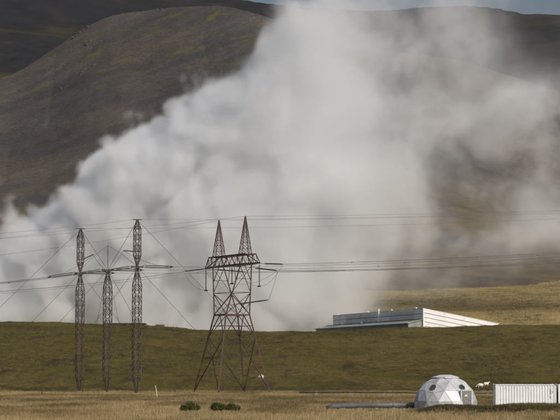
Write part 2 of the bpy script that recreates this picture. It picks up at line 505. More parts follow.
x, y = scatter(62000, 158, 358, -60, 620, 1.15)
bank = np.exp(-((y - 190) / 7) ** 2) * sstep(11, 15, x)
keep = (((x - 16.85) ** 2 + (y - 203) ** 2) > 3.4 ** 2) & ~((x > 21.3) & (x < 34) & (y > 199.5) & (y < 203.5)) & ~((x > 4) & (x < 14.5) & (y > 203.6) & (y < 205.6)) & (bank < 0.5 * rng.uniform(0.4, 1.6, len(x))) & ~((x > -46) & (x < -6) & (y > 264) & (y < 270) & (rng.uniform(0, 1, len(x)) < 0.8))
x, y = x[keep], y[keep]
pt = np.clip(0.62 + 0.75 * fbm(x / 6, y / 16, 4, 200) + 0.10 * sstep(210, 170, y) - 0.22 * sstep(205, 240, y) * sstep(330, 270, y), 0, 1)
tufts('dry_grass', x, y, ground_z(x, y), 6, 0.14, 0.36, 0.030, 0.26,
      [(0.080, 0.070, 0.026), (0.135, 0.102, 0.047), (0.205, 0.152, 0.072), (0.285, 0.217, 0.108), (0.34, 0.268, 0.138)], pt,
      label='dry tan grass covering the flat field around the pylons')
x, y = scatter(70000, 354, 480, -60, 620)
pt = np.clip(0.5 + 0.95 * fbm(x / 7, y / 10, 4, 210) + 0.75 * fbm(x / 20, y / 30, 3, 215), 0, 1)
tufts('slope_grass', x, y, ground_z(x, y), 5, 0.10, 0.30, 0.05, 0.32,
      [(0.036, 0.026, 0.013), (0.060, 0.047, 0.016), (0.080, 0.068, 0.017), (0.118, 0.094, 0.026), (0.175, 0.137, 0.045)], pt,
      label='short olive green and brown turf on the slope behind the pylons')
x, y = scatter(26000, 640, 958, 300, 620)
pt = np.clip(0.55 + 1.1 * fbm(x / 14, y / 40, 4, 220), 0, 1)
tufts('plain_grass', x, y, ground_z(x, y), 5, 0.25, 0.6, 0.14, 0.8,
      [(0.12, 0.095, 0.046), (0.21, 0.163, 0.073), (0.30, 0.235, 0.103), (0.37, 0.295, 0.130)], pt,
      label='yellow straw grass on the plain behind the white roofed building')
# heather on the low bank
x = rng.uniform(11.5, 40, 9000); y = rng.normal(189.3, 2.6, 9000)
keep = (y < 198.5) & (rng.uniform(0, 1, 9000) < sstep(11.5, 15, x) * (0.5 + 0.5 * sstep(-0.3, 0.2, fbm(x / 2.2, y / 4, 3, 230))))
x, y = x[keep], y[keep]
pt = np.clip(0.45 + 0.9 * fbm(x / 2.5, y / 3, 3, 231), 0, 1)
tufts('heather', x, y, ground_z(x, y), 9, 0.10, 0.34, 0.045, 0.22,
      [(0.062, 0.040, 0.024), (0.058, 0.050, 0.022), (0.080, 0.078, 0.028), (0.125, 0.110, 0.045)], pt, 0.6,
      label='dark heather and moss on the low bank before the silver dome')

# ================================================================== GUYED LATTICE MASTS
UV = Vector((0.463, -0.886, 0)).normalized()       # along the row of masts, towards the camera
VV = Vector((0.886, 0.463, 0)).normalized()        # along the power line
ZV = Vector((0, 0, 1))
HINGE_Z = 20.5
def lattice_shaft(name, root, base, z0, z1, half, tip, taper0, taper1, mat, panel):
    """square lattice shaft pinched at both ends: part with four chords and its bracing"""
    root_o = empty(name); root_o.parent = root
    zs = [z0, z0 + taper0]
    n = max(1, round((z1 - taper1 - z0 - taper0) / panel))
    zs += [z0 + taper0 + (z1 - taper1 - z0 - taper0) * (i + 1) / n for i in range(n)]
    zs += [z1]
    def hw(z):
        if z < z0 + taper0: return tip + (half - tip) * (z - z0) / taper0
        if z > z1 - taper1: return tip + (half - tip) * (z1 - z) / taper1
        return half
    def corner(k, z):
        a = hw(z); su, sv = ((-1, -1), (1, -1), (1, 1), (-1, 1))[k]
        return base + UV * (su * a) + VV * (sv * a) + ZV * z
    for k in range(4):
        m = MB()
        m.tube([corner(k, z0), corner(k, z0 + taper0), corner(k, z1 - taper1), corner(k, z1)], 0.085, 4)
        m.build('chord', mat, root_o)
    br = MB()
    # finer panels in the tapered ends
    zz = [z0 + taper0 * i / 3 for i in range(3)] + zs[1:-1] + [z1 - taper1 + taper1 * i / 3 for i in range(1, 4)]
    for i in range(len(zz) - 1):
        for k in range(4):
            j = (k + 1) % 4
            br.bar(corner(k, zz[i]), corner(j, zz[i + 1]), 0.058)
            if i % 2 == 0: br.bar(corner(j, zz[i]), corner(k, zz[i + 1]), 0.058)
            br.bar(corner(k, zz[i]), corner(j, zz[i]), 0.058)
    # pinned end plates
    for z in (z0, z1):
        br.bar(base + ZV * (z - 0.10), base + ZV * (z + 0.10), tip * 2.2)
    tag(br.build('bracing', mat, root_o), kind='stuff')
    return root_o
def insulator(parent, a, b, mat, rad=0.13, n_disc=18, twin=0.0, side=None, name='insulator_string'):
    """string of discs between two end fittings (two strings side by side if twin > 0)"""
    a = Vector(a); b = Vector(b); d = b - a; L = d.length; d.normalize()
    m = MB()
    offs = [Vector((0, 0, 0))] if not twin else [side * twin, side * -twin]
    for o in offs:
        pts = [a + o]; rads = [0.045]
        s0, s1 = 0.09 * L, 0.93 * L
        for i in range(n_disc):
            s = s0 + (s1 - s0) * i / n_disc; h = (s1 - s0) / n_disc
            pts += [a + o + d * (s + h * 0.1), a + o + d * (s + h * 0.35), a + o + d * (s + h * 0.65)]
            rads += [0.055, rad, rad * 0.55]
        pts.append(b + o); rads.append(0.045)
        m.tube(pts, rads, 7)
    ob = m.build(name, mat, parent)
    if twin:
        y = MB()
        for p in (a, b):
            y.bar(p + side * twin * 1.25, p - side * twin * 1.25, 0.09)
        y.bar(a, a - d * 0.35, 0.10)
        y.add([b + side * twin * 1.2, b - side * twin * 1.2, b + d * 0.55, b + side * twin * 1.2 + ZV * 0.05, b - side * twin * 1.2 + ZV * 0.05, b + d * 0.55 + ZV * 0.05],
              [(2, 1, 0), (3, 4, 5), (0, 1, 4, 3), (1, 2, 5, 4), (2, 0, 3, 5)])
        tag(y.build('yoke', M['zinc'], ob), kind='stuff')
    return ob
def curve_pts(a, b, sag, n=24):
    a = Vector(a); b = Vector(b)
    return [a.lerp(b, i / n) - ZV * (4 * sag * (i / n) * (1 - i / n)) for i in range(n + 1)]

MAST_X = at(107, 393, 335).x
bases = {}
for key, k in (('far', -1), ('mid', 0), ('near', 1)):
    c = Vector((MAST_X, 335, 0)) + UV * (k * 12.3)
    c.z = gz(c.x, c.y)
    bases[key] = c
mast_label = {'far': 'tall guyed lattice mast farthest from the rusty pylon', 'mid': 'shorter guyed lattice mast with an upright insulator post, between two taller masts', 'near': 'tall guyed lattice mast nearest the rusty pylon'}
strings = {}
masts = {}
for key in ('far', 'mid', 'near'):
    b = bases[key]
    root = empty('lattice_mast', b)
    tag(root, mast_label[key], 'mast', 'guyed masts of the power line')
    masts[key] = root
    O = Vector((0, 0, 0))
    lattice_shaft('lower_shaft', root, O, 0.18, HINGE_Z, 0.56, 0.10, 2.6, 2.9, M['zinc'], 0.95)
    f = MB(); f.box(-0.45, 0.45, -0.45, 0.45, -0.4, 0.14); f.build('footing', M['concrete'], root)
    if key != 'mid':
        lattice_shaft('upper_shaft', root, O + ZV * 0, HINGE_Z + 0.15, 28.15, 0.46, 0.09, 1.7, 1.5, M['zinc'], 0.8)
        t = MB(); t.bar(ZV * 28.2 - VV * 0.8, ZV * 28.2 + VV * 0.8, 0.14); t.build('earth_wire_bracket', M['dark_steel'], root)
        # short strut insulator that carries the jumper loop
        sgn = 1 if key == 'far' else -1
        zj = 22.9 if key == 'far' else 23.0
        t = MB(); t.bar(ZV * zj - VV * 0.7, ZV * zj + VV * 0.7, 0.13); t.bar(ZV * zj - UV * 0.7, ZV * zj + UV * 0.7, 0.13); t.build('jumper_bracket', M['dark_steel'], root)
        insulator(root, ZV * zj + VV * (0.5 * sgn), ZV * (zj + (0.95 if key == 'far' else 0.1)) + VV * (2.5 * sgn), M['brown_ins'], 0.13, 10)
    else:
        insulator(root, ZV * (HINGE_Z + 0.1), ZV * 24.6, M['glass_ins'], 0.10, 22)
    t = MB(); t.bar(ZV * HINGE_Z - VV * 1.0, ZV * HINGE_Z + VV * 1.0, 0.24); t.bar(ZV * (HINGE_Z - 0.3) - UV * 0.9, ZV * (HINGE_Z - 0.3) + UV * 0.9, 0.16); t.build('hinge_bracket', M['dark_steel'], root)
    la, lb = ZV * HINGE_Z - VV * 1.0, ZV * (HINGE_Z - 0.75) - VV * 5.5
    ra, rb = ZV * (HINGE_Z + 0.1) + VV * 1.0, ZV * (HINGE_Z + 0.12) + VV * 5.9
    insulator(root, la, lb, M['glass_ins'], 0.125, 24, 0.24, UV * 0.6 + ZV * 0.6)
    insulator(root, ra, rb, M['glass_ins'], 0.125, 24, 0.24, UV * 0.6 + ZV * 0.6)
    strings[key] = (b + lb, b + rb)
# stays: attachment height on the mast -> anchor in the field (picture position of the anchor on the ground)
def stay(key, z, px, py, d=None):
    b = bases[key]
    e = gnd(px, py) if d is None else Vector(((px - 280) / F * d, d, 0))
    e.z = gz(e.x, e.y)
    m = MB(); m.tube([ZV * z, (e - b) + ZV * 0.0], 0.032, 4)
    m.bar((e - b) - ZV * 0.3, (e - b) + ((ZV * z - (e - b)).normalized() * 0.9), 0.10)
    m.build('stay', M['guy'], masts[key])
def stay_between(key, z, key2, z2):
    b = bases[key]
    m = MB(); m.tube([ZV * z, bases[key2] - b + ZV * z2], 0.030, 4); m.build('stay', M['guy'], masts[key])
stay('far', 28.1, -88, 392.3); stay('far', HINGE_Z, -38, 392.5); stay('far', HINGE_Z, 176, 391.8)
stay('mid', HINGE_Z, 82, 392.4); stay('mid', HINGE_Z, 134, 393); stay('mid', HINGE_Z, -6, 393); stay('mid', HINGE_Z, 176, 392.6)
stay('near', 28.1, 305, 393.4); stay('near', HINGE_Z, 254, 393.6); stay('near', HINGE_Z, 40, 394.5)
stay_between('far', 28.1, 'mid', HINGE_Z); stay_between('near', 28.1, 'mid', HINGE_Z)

# ================================================================== RUSTY PYLON
TH = math.atan2(UV.y, UV.x)
PYD = 335.0
pc = Vector((at(231.7, 393, PYD).x, PYD, 0)); pc.z = gz(pc.x, pc.y)
py = empty('lattice_pylon', pc)
tag(py, 'rusty four-legged lattice pylon with twin peaks and a cross beam', 'pylon')
def pv(u, v, z): return UV * u + VV * v + ZV * z
R_, D_ = M['rust_steel'], M['dark_steel']
FOOT, WAIST_Z, WAIST, BZ, BT = 4.75, 13.0, 2.2, 21.3, 22.9
SG = ((-1, -1), (1, -1), (1, 1), (-1, 1))
def legp(k, z):
    a = FOOT + (WAIST - FOOT) * z / WAIST_Z
    return pv(SG[k][0] * a, SG[k][1] * a, z)
def upp(k, z):
    t = (z - WAIST_Z) / (BZ - WAIST_Z)
    return pv(SG[k][0] * (WAIST + (5.3 - WAIST) * t), SG[k][1] * (WAIST + (1.0 - WAIST) * t), z)
for k in range(4):
    lg = MB(); lg.bar(legp(k, 0), legp(k, WAIST_Z), 0.24); lo = lg.build('leg', R_, py)
    ft = MB(); q = legp(k, 0); ft.box(q.x - 0.4, q.x + 0.4, q.y - 0.4, q.y + 0.4, -0.4, 0.10); ft.build('footing', M['concrete'], lo)
    ch = MB(); ch.bar(upp(k, WAIST_Z), upp(k, BZ), 0.19); ch.build('upper_leg', R_, py)
for k in range(4):
    j = (k + 1) % 4
    m = MB()
    # lower body: long crossed braces, horizontals and the small bracing under the waist
    m.bar(legp(k, 0.3), legp(j, 9.3), 0.12); m.bar(legp(j, 0.3), legp(k, 9.3), 0.12)
    for z in (5.9,): m.bar(legp(k, z), legp(j, z), 0.10)
    m.bar(legp(k, 2.9).lerp(legp(j, 2.9), 0.0), legp(k, 2.9).lerp(legp(j, 2.9), 0.26), 0.08)
    m.bar(legp(j, 2.9), legp(j, 2.9).lerp(legp(k, 2.9), 0.26), 0.08)
    mid = legp(k, WAIST_Z).lerp(legp(j, WAIST_Z), 0.5)
    m.bar(mid, legp(k, 9.3), 0.12); m.bar(mid, legp(j, 9.3), 0.12)
    qa, qb = mid.lerp(legp(k, 9.3), 0.5), mid.lerp(legp(j, 9.3), 0.5)
    m.bar(qa, legp(k, 11.2), 0.08); m.bar(qb, legp(j, 11.2), 0.08); m.bar(qa, qb, 0.07)
    m.bar(legp(k, 7.6), legp(k, 5.9).lerp(legp(j, 5.9), 0.22), 0.07); m.bar(legp(j, 7.6), legp(j, 5.9).lerp(legp(k, 5.9), 0.22), 0.07)
    tag(m.build('lower_bracing', D_ if k % 2 else R_, py), kind='stuff')
    m = MB(); m.bar(legp(k, WAIST_Z), legp(j, WAIST_Z), 0.22); m.build('waist_beam', R_, py)
    m = MB()
    m.bar(upp(k, 13.1), upp(j, 16.6), 0.10); m.bar(upp(j, 13.1), upp(k, 16.6), 0.10)
    m.bar(upp(k, 16.7), upp(j, 16.7), 0.08)
    m.bar(upp(k, 14.9), upp(k, 13.1).lerp(upp(j, 13.1), 0.5), 0.06); m.bar(upp(j, 14.9), upp(k, 13.1).lerp(upp(j, 13.1), 0.5), 0.06)
    if k % 2 == 1:       # narrow side faces are braced all the way up; the wide faces leave the window open
        m.bar(upp(k, 16.8), upp(j, 21.0), 0.08); m.bar(upp(j, 16.8), upp(k, 21.0), 0.08)
        m.bar(upp(k, 18.9), upp(j, 18.9), 0.07)
    else:
        m.bar(upp(k, 18.6), upp(k, BZ).lerp(upp(j, BZ), 0.24), 0.09); m.bar(upp(j, 18.6), upp(j, BZ).lerp(upp(k, BZ), 0.24), 0.09)
    tag(m.build('upper_bracing', R_, py), kind='stuff')
# cross beam
def bb(u, s): return pv(u, s * max(0.12, 1.0 * min(1.0, (10.3 - abs(u)) / 3.4)), BZ)
def bt(u, s): return pv(u, s * 0.95, BT)
for s in (-1, 1):
    m = MB(); m.tube([bb(-10.1, s), bb(-6.9, s), bb(6.9, s), bb(10.1, s)], 0.115, 4); m.build('beam_chord', R_, py)
    m = MB(); m.bar(bt(-7.0, s), bt(7.0, s), 0.19); m.build('beam_chord', R_, py)
m = MB()
us = [-7.0 + i for i in range(15)]
for s in (-1, 1):
    for i in range(14):
        a, b2 = us[i], us[i + 1]
        if i % 2 == 0: m.bar(bb(a, s), bt(b2, s), 0.06)
        else: m.bar(bt(a, s), bb(b2, s), 0.06)
        m.bar(bb(a, s), bt(a, s), 0.05)
    m.bar(bt(-7, s), bb(-10.1, s), 0.11); m.bar(bt(7, s), bb(10.1, s), 0.11)
    m.bar(bt(-7, s), bb(-8.5, s), 0.08); m.bar(bt(7, s), bb(8.5, s), 0.08)
for i in range(15):
    m.bar(bb(us[i], -1), bb(us[i], 1), 0.06); m.bar(bt(us[i], -1), bt(us[i], 1), 0.06)
    if i < 14: m.bar(bb(us[i], -1), bb(us[i + 1], 1), 0.06)
tag(m.build('beam_bracing', R_, py), kind='stuff')
# two peaks
for s in (-1, 1):
    def pk(k, z):
        t = (z - BZ) / (29.05 - BZ)
        return pv(5.0 * s + SG[k][0] * (0.86 * (1 - t) + 0.06 * t), SG[k][1] * (1.10 * (1 - t) + 0.06 * t), z)
    pe = empty('peak'); pe.parent = py
    for k in range(4):
        m = MB(); m.bar(pk(k, BZ), pk(k, 29.05), 0.12); m.build('chord', R_, pe)
    m = MB()
    zs = [22.9, 23.9, 24.9, 25.8, 26.6, 27.3, 27.9, 28.4]
    for i in range(len(zs) - 1):
        for k in range(4):
            j = (k + 1) % 4
            m.bar(pk(k, zs[i]), pk(j, zs[i + 1]), 0.05); m.bar(pk(j, zs[i]), pk(k, zs[i + 1]), 0.05); m.bar(pk(k, zs[i]), pk(j, zs[i]), 0.05)
    m.bar(pv(5 * s, 0, 28.9), pv(5 * s, 0, 29.25), 0.26)
    tag(m.build('bracing', R_, pe), kind='stuff')
# insulators of the pylon
def pin(a, b, n=20, rad=0.15): return insulator(py, a, b, M['brown_ins'], rad, n)
BI = BZ - 0.15
pstr = {}
for nm, u in (('far', -10.1), ('mid', 0.0), ('near', 10.1)):
    l0, l1 = (0.3, 4.3) if nm != 'mid' else (1.4, 5.4)
    pin(pv(u, -l0, BI), pv(u, -l1, BI - 0.55))
    r0, r1 = {'far': (1.9, 7.6), 'mid': (4.1, 8.6), 'near': (0.7, 4.4)}[nm]
    zr = {'far': -0.35, 'mid': -0.55, 'near': 0.0}[nm]
    lk = MB(); lk.bar(pv(u, 0, BI), pv(u, r0, BI + zr * 0.25), 0.07); lk.build('link_rod', D_, py)
    pin(pv(u, r0, BI + zr * 0.25), pv(u, r1, BI + zr), 24 if nm != 'near' else 18)
    zd = 3.7 if nm != 'mid' else 2.9
    pin(pv(u, 0, BI), pv(u, 0, BI - zd), 18, 0.115)
    wt = MB(); wt.tube([pv(u, 0, BI - zd - 0.12), pv(u, 0, BI - zd + 0.12)], 0.30, 8); wt.build('weight', D_, py)
    pstr[nm] = (pc + pv(u, -l1, BI - 0.55), pc + pv(u, r1, BI + zr), pc + pv(u, 0, BI - zd))
pin(pv(3.2, -0.6, 14.7), pv(3.2, 5.2, 15.5), 24)
lk = MB(); lk.bar(pv(3.2, -1.8, 14.55), pv(3.2, 0.0, 14.8), 0.08); lk.build('link_rod', D_, py)
low_end = pc + pv(3.2, 5.2, 15.5)

# ================================================================== CABLES
def cable(a, b, sag, label, rad=0.030, twin=0.0, group=None, n=30):
    a, b = Vector(a), Vector(b)
    root = None
    m = MB()
    offs = [Vector((0, 0, 0))] if not twin else [UV * twin + ZV * 0.05, UV * -twin - ZV * 0.05]
    P0 = curve_pts(a, b, sag, n)
    for o in offs:
        m.tube([p - a + o for p in P0], rad, 4)
    if twin:
        for i in range(3, n, 6): m.bar(P0[i] - a + offs[0], P0[i] - a + offs[1], 0.07)
    ob = m.build('power_cable', M['wire'], None)
    ob.location = a
    return tag(ob, label, 'cable', group)
wl = 'power cables leaving the towers'
# row of masts: three phases each way
nm_txt = {'far': 'mast farthest from the pylon', 'mid': 'middle mast', 'near': 'mast nearest the pylon'}
LEFT_END = {'far': at(-230, 291, 305), 'mid': at(-240, 294, 293), 'near': at(-250, 297, 281)}
RIGHT_END = {'far': at(770, 240, 470), 'mid': at(790, 233, 455), 'near': at(810, 227, 440)}
for k in ('far', 'mid', 'near'):
    cable(strings[k][0], LEFT_END[k], 0.9, 'twin cable from the ' + nm_txt[k] + ', heading away from the pylon', 0.026, 0.22, wl)
    cable(strings[k][1], RIGHT_END[k], 2.2, 'twin cable from the ' + nm_txt[k] + ', heading past the pylon', 0.022, 0.22, wl)
# jumper loops on the masts
for k, top in (('far', Vector((0, 0, 23.7)) + VV * 2.4), ('mid', Vector((0, 0, 24.6))), ('near', Vector((0, 0, 23.1)) - VV * 2.4)):
    b = bases[k]
    m = MB()
    a0, a1 = strings[k][0] - b, strings[k][1] - b
    for q0, q1 in ((a0, top), (top, a1)):
        m.tube(curve_pts(q0, q1, 0.55 if k != 'mid' else -0.35, 12), 0.035, 4)
    m.build('jumper_cable', M['wire'], masts[k])
# earth wires of the masts
for k, pl, pr in (('far', at(-230, 252, 320), at(760, 206, 470)), ('near', at(-230, 244, 290), at(800, 196, 440))):
    top = bases[k] + ZV * 28.25
    cable(top, pl, 0.8, 'thin wire from the top of the ' + nm_txt[k] + ', heading away', 0.024, 0, 'earth wires')
    cable(top, pr, 1.4, 'thin wire from the top of the ' + nm_txt[k] + ', past the peaks', 0.020, 0, 'earth wires')
# pylon cables
pn = {'far': 'beam end nearest the masts', 'mid': 'beam middle', 'near': 'beam end farthest from the masts'}
PL = {'far': at(-230, 296, 290), 'mid': at(-240, 299, 279), 'near': at(-250, 303, 268)}
PR = {'far': at(780, 246, 460), 'mid': at(800, 243, 446), 'near': at(820, 228, 432)}
for k in ('far', 'mid', 'near'):
    cable(pstr[k][0], PL[k], 1.4, 'cable from the ' + pn[k] + ' of the rusty pylon towards the masts', 0.024, 0, wl)
    cable(pstr[k][1], PR[k], 1.3, 'twin cable from the pylon ' + pn[k] + ', above the building', 0.026, 0.2, wl)
    m = MB()
    a0, a1, a2 = pstr[k][0] - pc, pstr[k][1] - pc, pstr[k][2] - pc
    m.tube(curve_pts(a0, a2, 0.9, 12), 0.026, 4); m.tube(curve_pts(a2, a1, 0.9, 12), 0.026, 4)
    m.build('jumper_cable', M['wire'], py)
m = MB(); m.tube(curve_pts(low_end - pc, pstr['mid'][1] - pc, 0.5, 12), 0.026, 4); m.build('jumper_cable', M['wire'], py)
for s, nm, pl, pr in ((-1, 'nearest', at(-230, 275, 300), at(780, 203, 460)), (1, 'farthest from', at(-230, 253, 270), at(820, 199, 432))):
    top = pc + pv(5.0 * s, 0, 29.2)
    cable(top, pl, 1.3 if s < 0 else 0.5, 'thin wire from the pylon peak ' + nm + ' the masts, towards them', 0.024, 0, 'earth wires')
    cable(top, pr, 0.7, 'thin wire from the pylon peak ' + nm + ' the masts, above the building', 0.020, 0, 'earth wires')

# ================================================================== GEODESIC DOME
dc = Vector((16.75, 203.0, 0)); dc.z = gz(dc.x, dc.y) * 0 + 0.0
dome = empty('geodesic_dome', dc)
tag(dome, 'silver faceted geodesic dome hut with a grey door and two round vents', 'dome')
DR, DCZ = 3.22, 0.28
bm = bmesh.new()
bmesh.ops.create_icosphere(bm, subdivisions=1, radius=1.0)
base_v = [v.co.copy() for v in bm.verts]; base_f = [[v.index for v in f.verts] for f in bm.faces]
bm.free()
ROT = Matrix.Rotation(math.radians(24), 3, 'Z')
FREQ = 3
tris = []
for f in base_f:
    A, B, C = (ROT @ base_v[i] for i in f)
    P = {}
    for i in range(FREQ + 1):
        for j in range(FREQ + 1 - i):
            k = FREQ - i - j
            P[i, j] = ((A * i + B * j + C * k) / FREQ).normalized()
    for i in range(FREQ):
        for j in range(FREQ - i):
            tris.append((P[i, j], P[i + 1, j], P[i, j + 1]))
            if i + j < FREQ - 1: tris.append((P[i + 1, j], P[i + 1, j + 1], P[i, j + 1]))
inner = MB()
cc = Vector((0, 0, DCZ))
for (a, b, c) in tris:
    ctr = (a + b + c) / 3
    if ctr.z * DR + DCZ < -0.15: continue
    if (b - a).cross(c - a).dot(ctr) < 0: b, c = c, b
    if ctr.z <= 0.925: inner.add([cc + a * (DR * 0.988), cc + b * (DR * 0.988), cc + c * (DR * 0.988)], [(0, 1, 2)])
    if ctr.z > 0.925: continue                      # closed by the lid
    nrm = (b - a).cross(c - a).normalized()
    vs = []
    tilt = [rng.normal(0, 0.012) for _ in range(3)]
    for off in (0.0, -0.03):
        for q, tl in zip((a, b, c), tilt):
            p = ctr + (q - ctr) * 0.955
            vs.append(cc + p * DR + nrm * (off + 0.012 + (tl if off == 0 else 0)))
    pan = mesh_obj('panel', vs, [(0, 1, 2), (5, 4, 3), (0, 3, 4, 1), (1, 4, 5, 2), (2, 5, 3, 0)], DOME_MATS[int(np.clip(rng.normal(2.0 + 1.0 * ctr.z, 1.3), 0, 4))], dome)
inner.build('frame', M['dome_frame'], dome)
# lid on top
def ngon_prism(mb, c, r, z0, z1, n, rot=0.0, r1=None):
    r1 = r1 or r
    vs = [(c[0] + r * math.cos(rot + 2 * math.pi * i / n), c[1] + r * math.sin(rot + 2 * math.pi * i / n), z0) for i in range(n)]
    vs += [(c[0] + r1 * math.cos(rot + 2 * math.pi * i / n), c[1] + r1 * math.sin(rot + 2 * math.pi * i / n), z1) for i in range(n)]
    mb.add(vs, [tuple(range(n - 1, -1, -1)), tuple(range(n, 2 * n))] + [(i, (i + 1) % n, n + (i + 1) % n, n + i) for i in range(n)])
m = MB(); ngon_prism(m, (0, 0), 1.22, 2.98, 3.20, 10, 0.2, 1.30); lid = m.build('lid', M['dark_panel'], dome)
m = MB(); ngon_prism(m, (0, 0), 1.42, 3.20, 3.28, 10, 0.2); ngon_prism(m, (0, 0), 1.42, 3.283, 3.52, 10, 0.2, 0.55); m.build('cap', DOME_MATS[4], lid)
# round vents
for dx in (-1.42, 1.47):
    dz = 2.28 - DCZ
    dyv = -math.sqrt(DR ** 2 - dx ** 2 - dz ** 2)
    nrm = Vector((dx, dyv, dz)).normalized()
    p = cc + nrm * (DR * 0.985)
    m = MB(); m.tube([p, p + nrm * 0.10], 0.30, 16); v = m.build('vent', M['vent'], dome)
    m = MB()
    a = nrm.orthogonal().normalized(); b = nrm.cross(a)
    ring = [p + nrm * 0.09 + (a * math.cos(t) + b * math.sin(t)) * 0.30 for t in [2 * math.pi * i / 20 for i in range(21)]]
    m.tube(ring, 0.03, 5, False); m.build('rim', M['dark_panel'], v)
    m = MB()
    for i in (-1, 0, 1): m.bar(p + nrm * 0.11 + b * (0.13 * i) - a * 0.24, p + nrm * 0.11 + b * (0.13 * i) + a * 0.24, 0.035)
    tag(m.build('louvre', M['dark_steel'], v), kind='stuff')
# door porch
pdx, pw, ph = 1.86, 1.14, 2.02
m = MB(); yf = -2.86
m.box(pdx - pw / 2, pdx + pw / 2, yf + 0.06, -1.2, 0.0, ph); m.build('porch', DOME_MATS[3], dome)
m = MB()
m.box(pdx - pw / 2 - 0.03, pdx - pw / 2 + 0.10, yf, yf + 0.10, 0.0, ph + 0.03); m.box(pdx + pw / 2 - 0.10, pdx + pw / 2 + 0.03, yf, yf + 0.10, 0.0, ph + 0.03)
m.box(pdx - pw / 2 + 0.10, pdx + pw / 2 - 0.10, yf, yf + 0.10, ph - 0.09, ph + 0.03)
m.build('door_frame', M['frame_white'], dome)
m = MB(); m.box(pdx - pw / 2 + 0.11, pdx + pw / 2 - 0.11, yf + 0.02, yf + 0.055, 0.04, ph - 0.10); dr = m.build('door', M['door_grey'], dome)
m = MB(); m.box(pdx - 0.20, pdx + 0.06, yf + 0.008, yf + 0.018, 1.36, 1.55); m.build('sign', M['sign_white'], dr)
m = MB(); m.tube([(pdx + 0.33, yf + 0.02, 1.02), (pdx + 0.33, yf - 0.05, 1.02), (pdx + 0.20, yf - 0.05, 1.02)], 0.018, 6); m.build('handle', M['dark_steel'], dr)

# ================================================================== CONTAINERS
def container(x0, y0, paint, label, marks=True):
    L, Wd, Ht = 6.058, 2.438, 2.591
    z = gz(x0 + 3, y0 + 1.2) * 0.0
    r = empty('shipping_container', (x0, y0, z))
    tag(r, label, 'container', 'containers beside the dome')
    # corrugated side sheet
    pitch, dep = 0.278, 0.045
    n = int((L - 0.34) / pitch)
    off = (L - n * pitch) / 2
    prof = [(0.14, 0.05)]
    for i in range(n):
        s = off + i * pitch
        prof += [(s, 0.03), (s + 0.07, 0.03), (s + 0.118, 0.03 + dep), (s + 0.208, 0.03 + dep), (s + 0.256, 0.03)]
    prof.append((L - 0.14, 0.03))
    for nm, fl in (('side_wall', False), ('side_wall', True)):
        vs = []; fs = []
        for (a, b) in prof:
            yy = b if not fl else Wd - b
            vs += [(a, yy, 0.15), (a, yy, Ht - 0.10)]
        for i in range(len(prof) - 1): fs.append((2 * i, 2 * i + 2, 2 * i + 3, 2 * i + 1) if not fl else (2 * i + 1, 2 * i + 3, 2 * i + 2, 2 * i))
        sw = mesh_obj(nm, vs, fs, paint, r)
    for ix in (0, 1):
        for iy in (0, 1):
            m = MB(); m.box(ix * (L - 0.15), ix * (L - 0.15) + 0.15, iy * (Wd - 0.15), iy * (Wd - 0.15) + 0.15, 0.118, Ht - 0.118); po = m.build('corner_post', paint, r)
            m = MB()
            for zz in (0.0, Ht - 0.118): m.box(ix * (L - 0.17) - 0.004, ix * (L - 0.17) + 0.174, iy * (Wd - 0.16) - 0.004, iy * (Wd - 0.16) + 0.164, zz, zz + 0.118)
            m.build('corner_casting', M['rust'] if (ix and not iy) else paint, po)
    for yy in (0.006, Wd - 0.086):
        m = MB(); m.box(0.175, L - 0.175, yy, yy + 0.08, Ht - 0.10, Ht - 0.02); m.build('top_rail', paint, r)
        m = MB(); m.box(0.175, L - 0.175, yy, yy + 0.08, 0.02, 0.15); m.build('bottom_rail', paint, r)
    m = MB(); m.box(0.02, L - 0.02, 0.09, Wd - 0.09, Ht - 0.055, Ht - 0.03); m.build('roof', paint, r)
    m = MB(); m.box(0.03, 0.07, 0.155, Wd - 0.155, 0.12, Ht - 0.12); m.build('end_wall', paint, r)
    for sgn, (ya, yb) in ((0, (0.155, Wd / 2 - 0.01)), (1, (Wd / 2 + 0.01, Wd - 0.155))):
        m = MB(); m.box(L - 0.07, L - 0.03, ya, yb, 0.12, Ht - 0.12); d = m.build('door', paint, r)
        m = MB()
        for q in (0.3, 0.75): m.tube([(L - 0.01, ya + (yb - ya) * q, 0.2), (L - 0.01, ya + (yb - ya) * q, Ht - 0.2)], 0.018, 6)
        m.build('lock_bar', M['clad_trim'], d)
    if marks:
        m = MB()
        for i, (a, w, zt, hh) in enumerate([(5.42, 0.10, 1.96, 0.13), (5.42, 0.10, 1.79, 0.10), (5.42, 0.10, 1.62, 0.11), (5.42, 0.10, 1.32, 0.10), (5.42, 0.10, 1.18, 0.09), (5.60, 0.14, 1.83, 0.05), (5.60, 0.10, 1.72, 0.04)]):
            m.box(a, a + w, 0.022, 0.029, zt, zt + hh)
        tag(m.build('marking', M['mark'], r), kind='stuff')
        m = MB()
        for a in (0.95, 1.9, 3.0, 3.1, 4.2): m.box(a, a + 0.05, 0.022, 0.029, 2.2 + 0.05 * math.sin(a * 5), 2.27 + 0.05 * math.sin(a * 5))
        tag(m.build('marking', M['mark'], r), kind='stuff')
    return r
container(21.5, 200.2, M['container'], 'white corrugated shipping container with dark markings, next to the silver dome')
container(27.72, 200.0, M['container_b'], 'clean white shipping container beyond the one with dark markings', False)

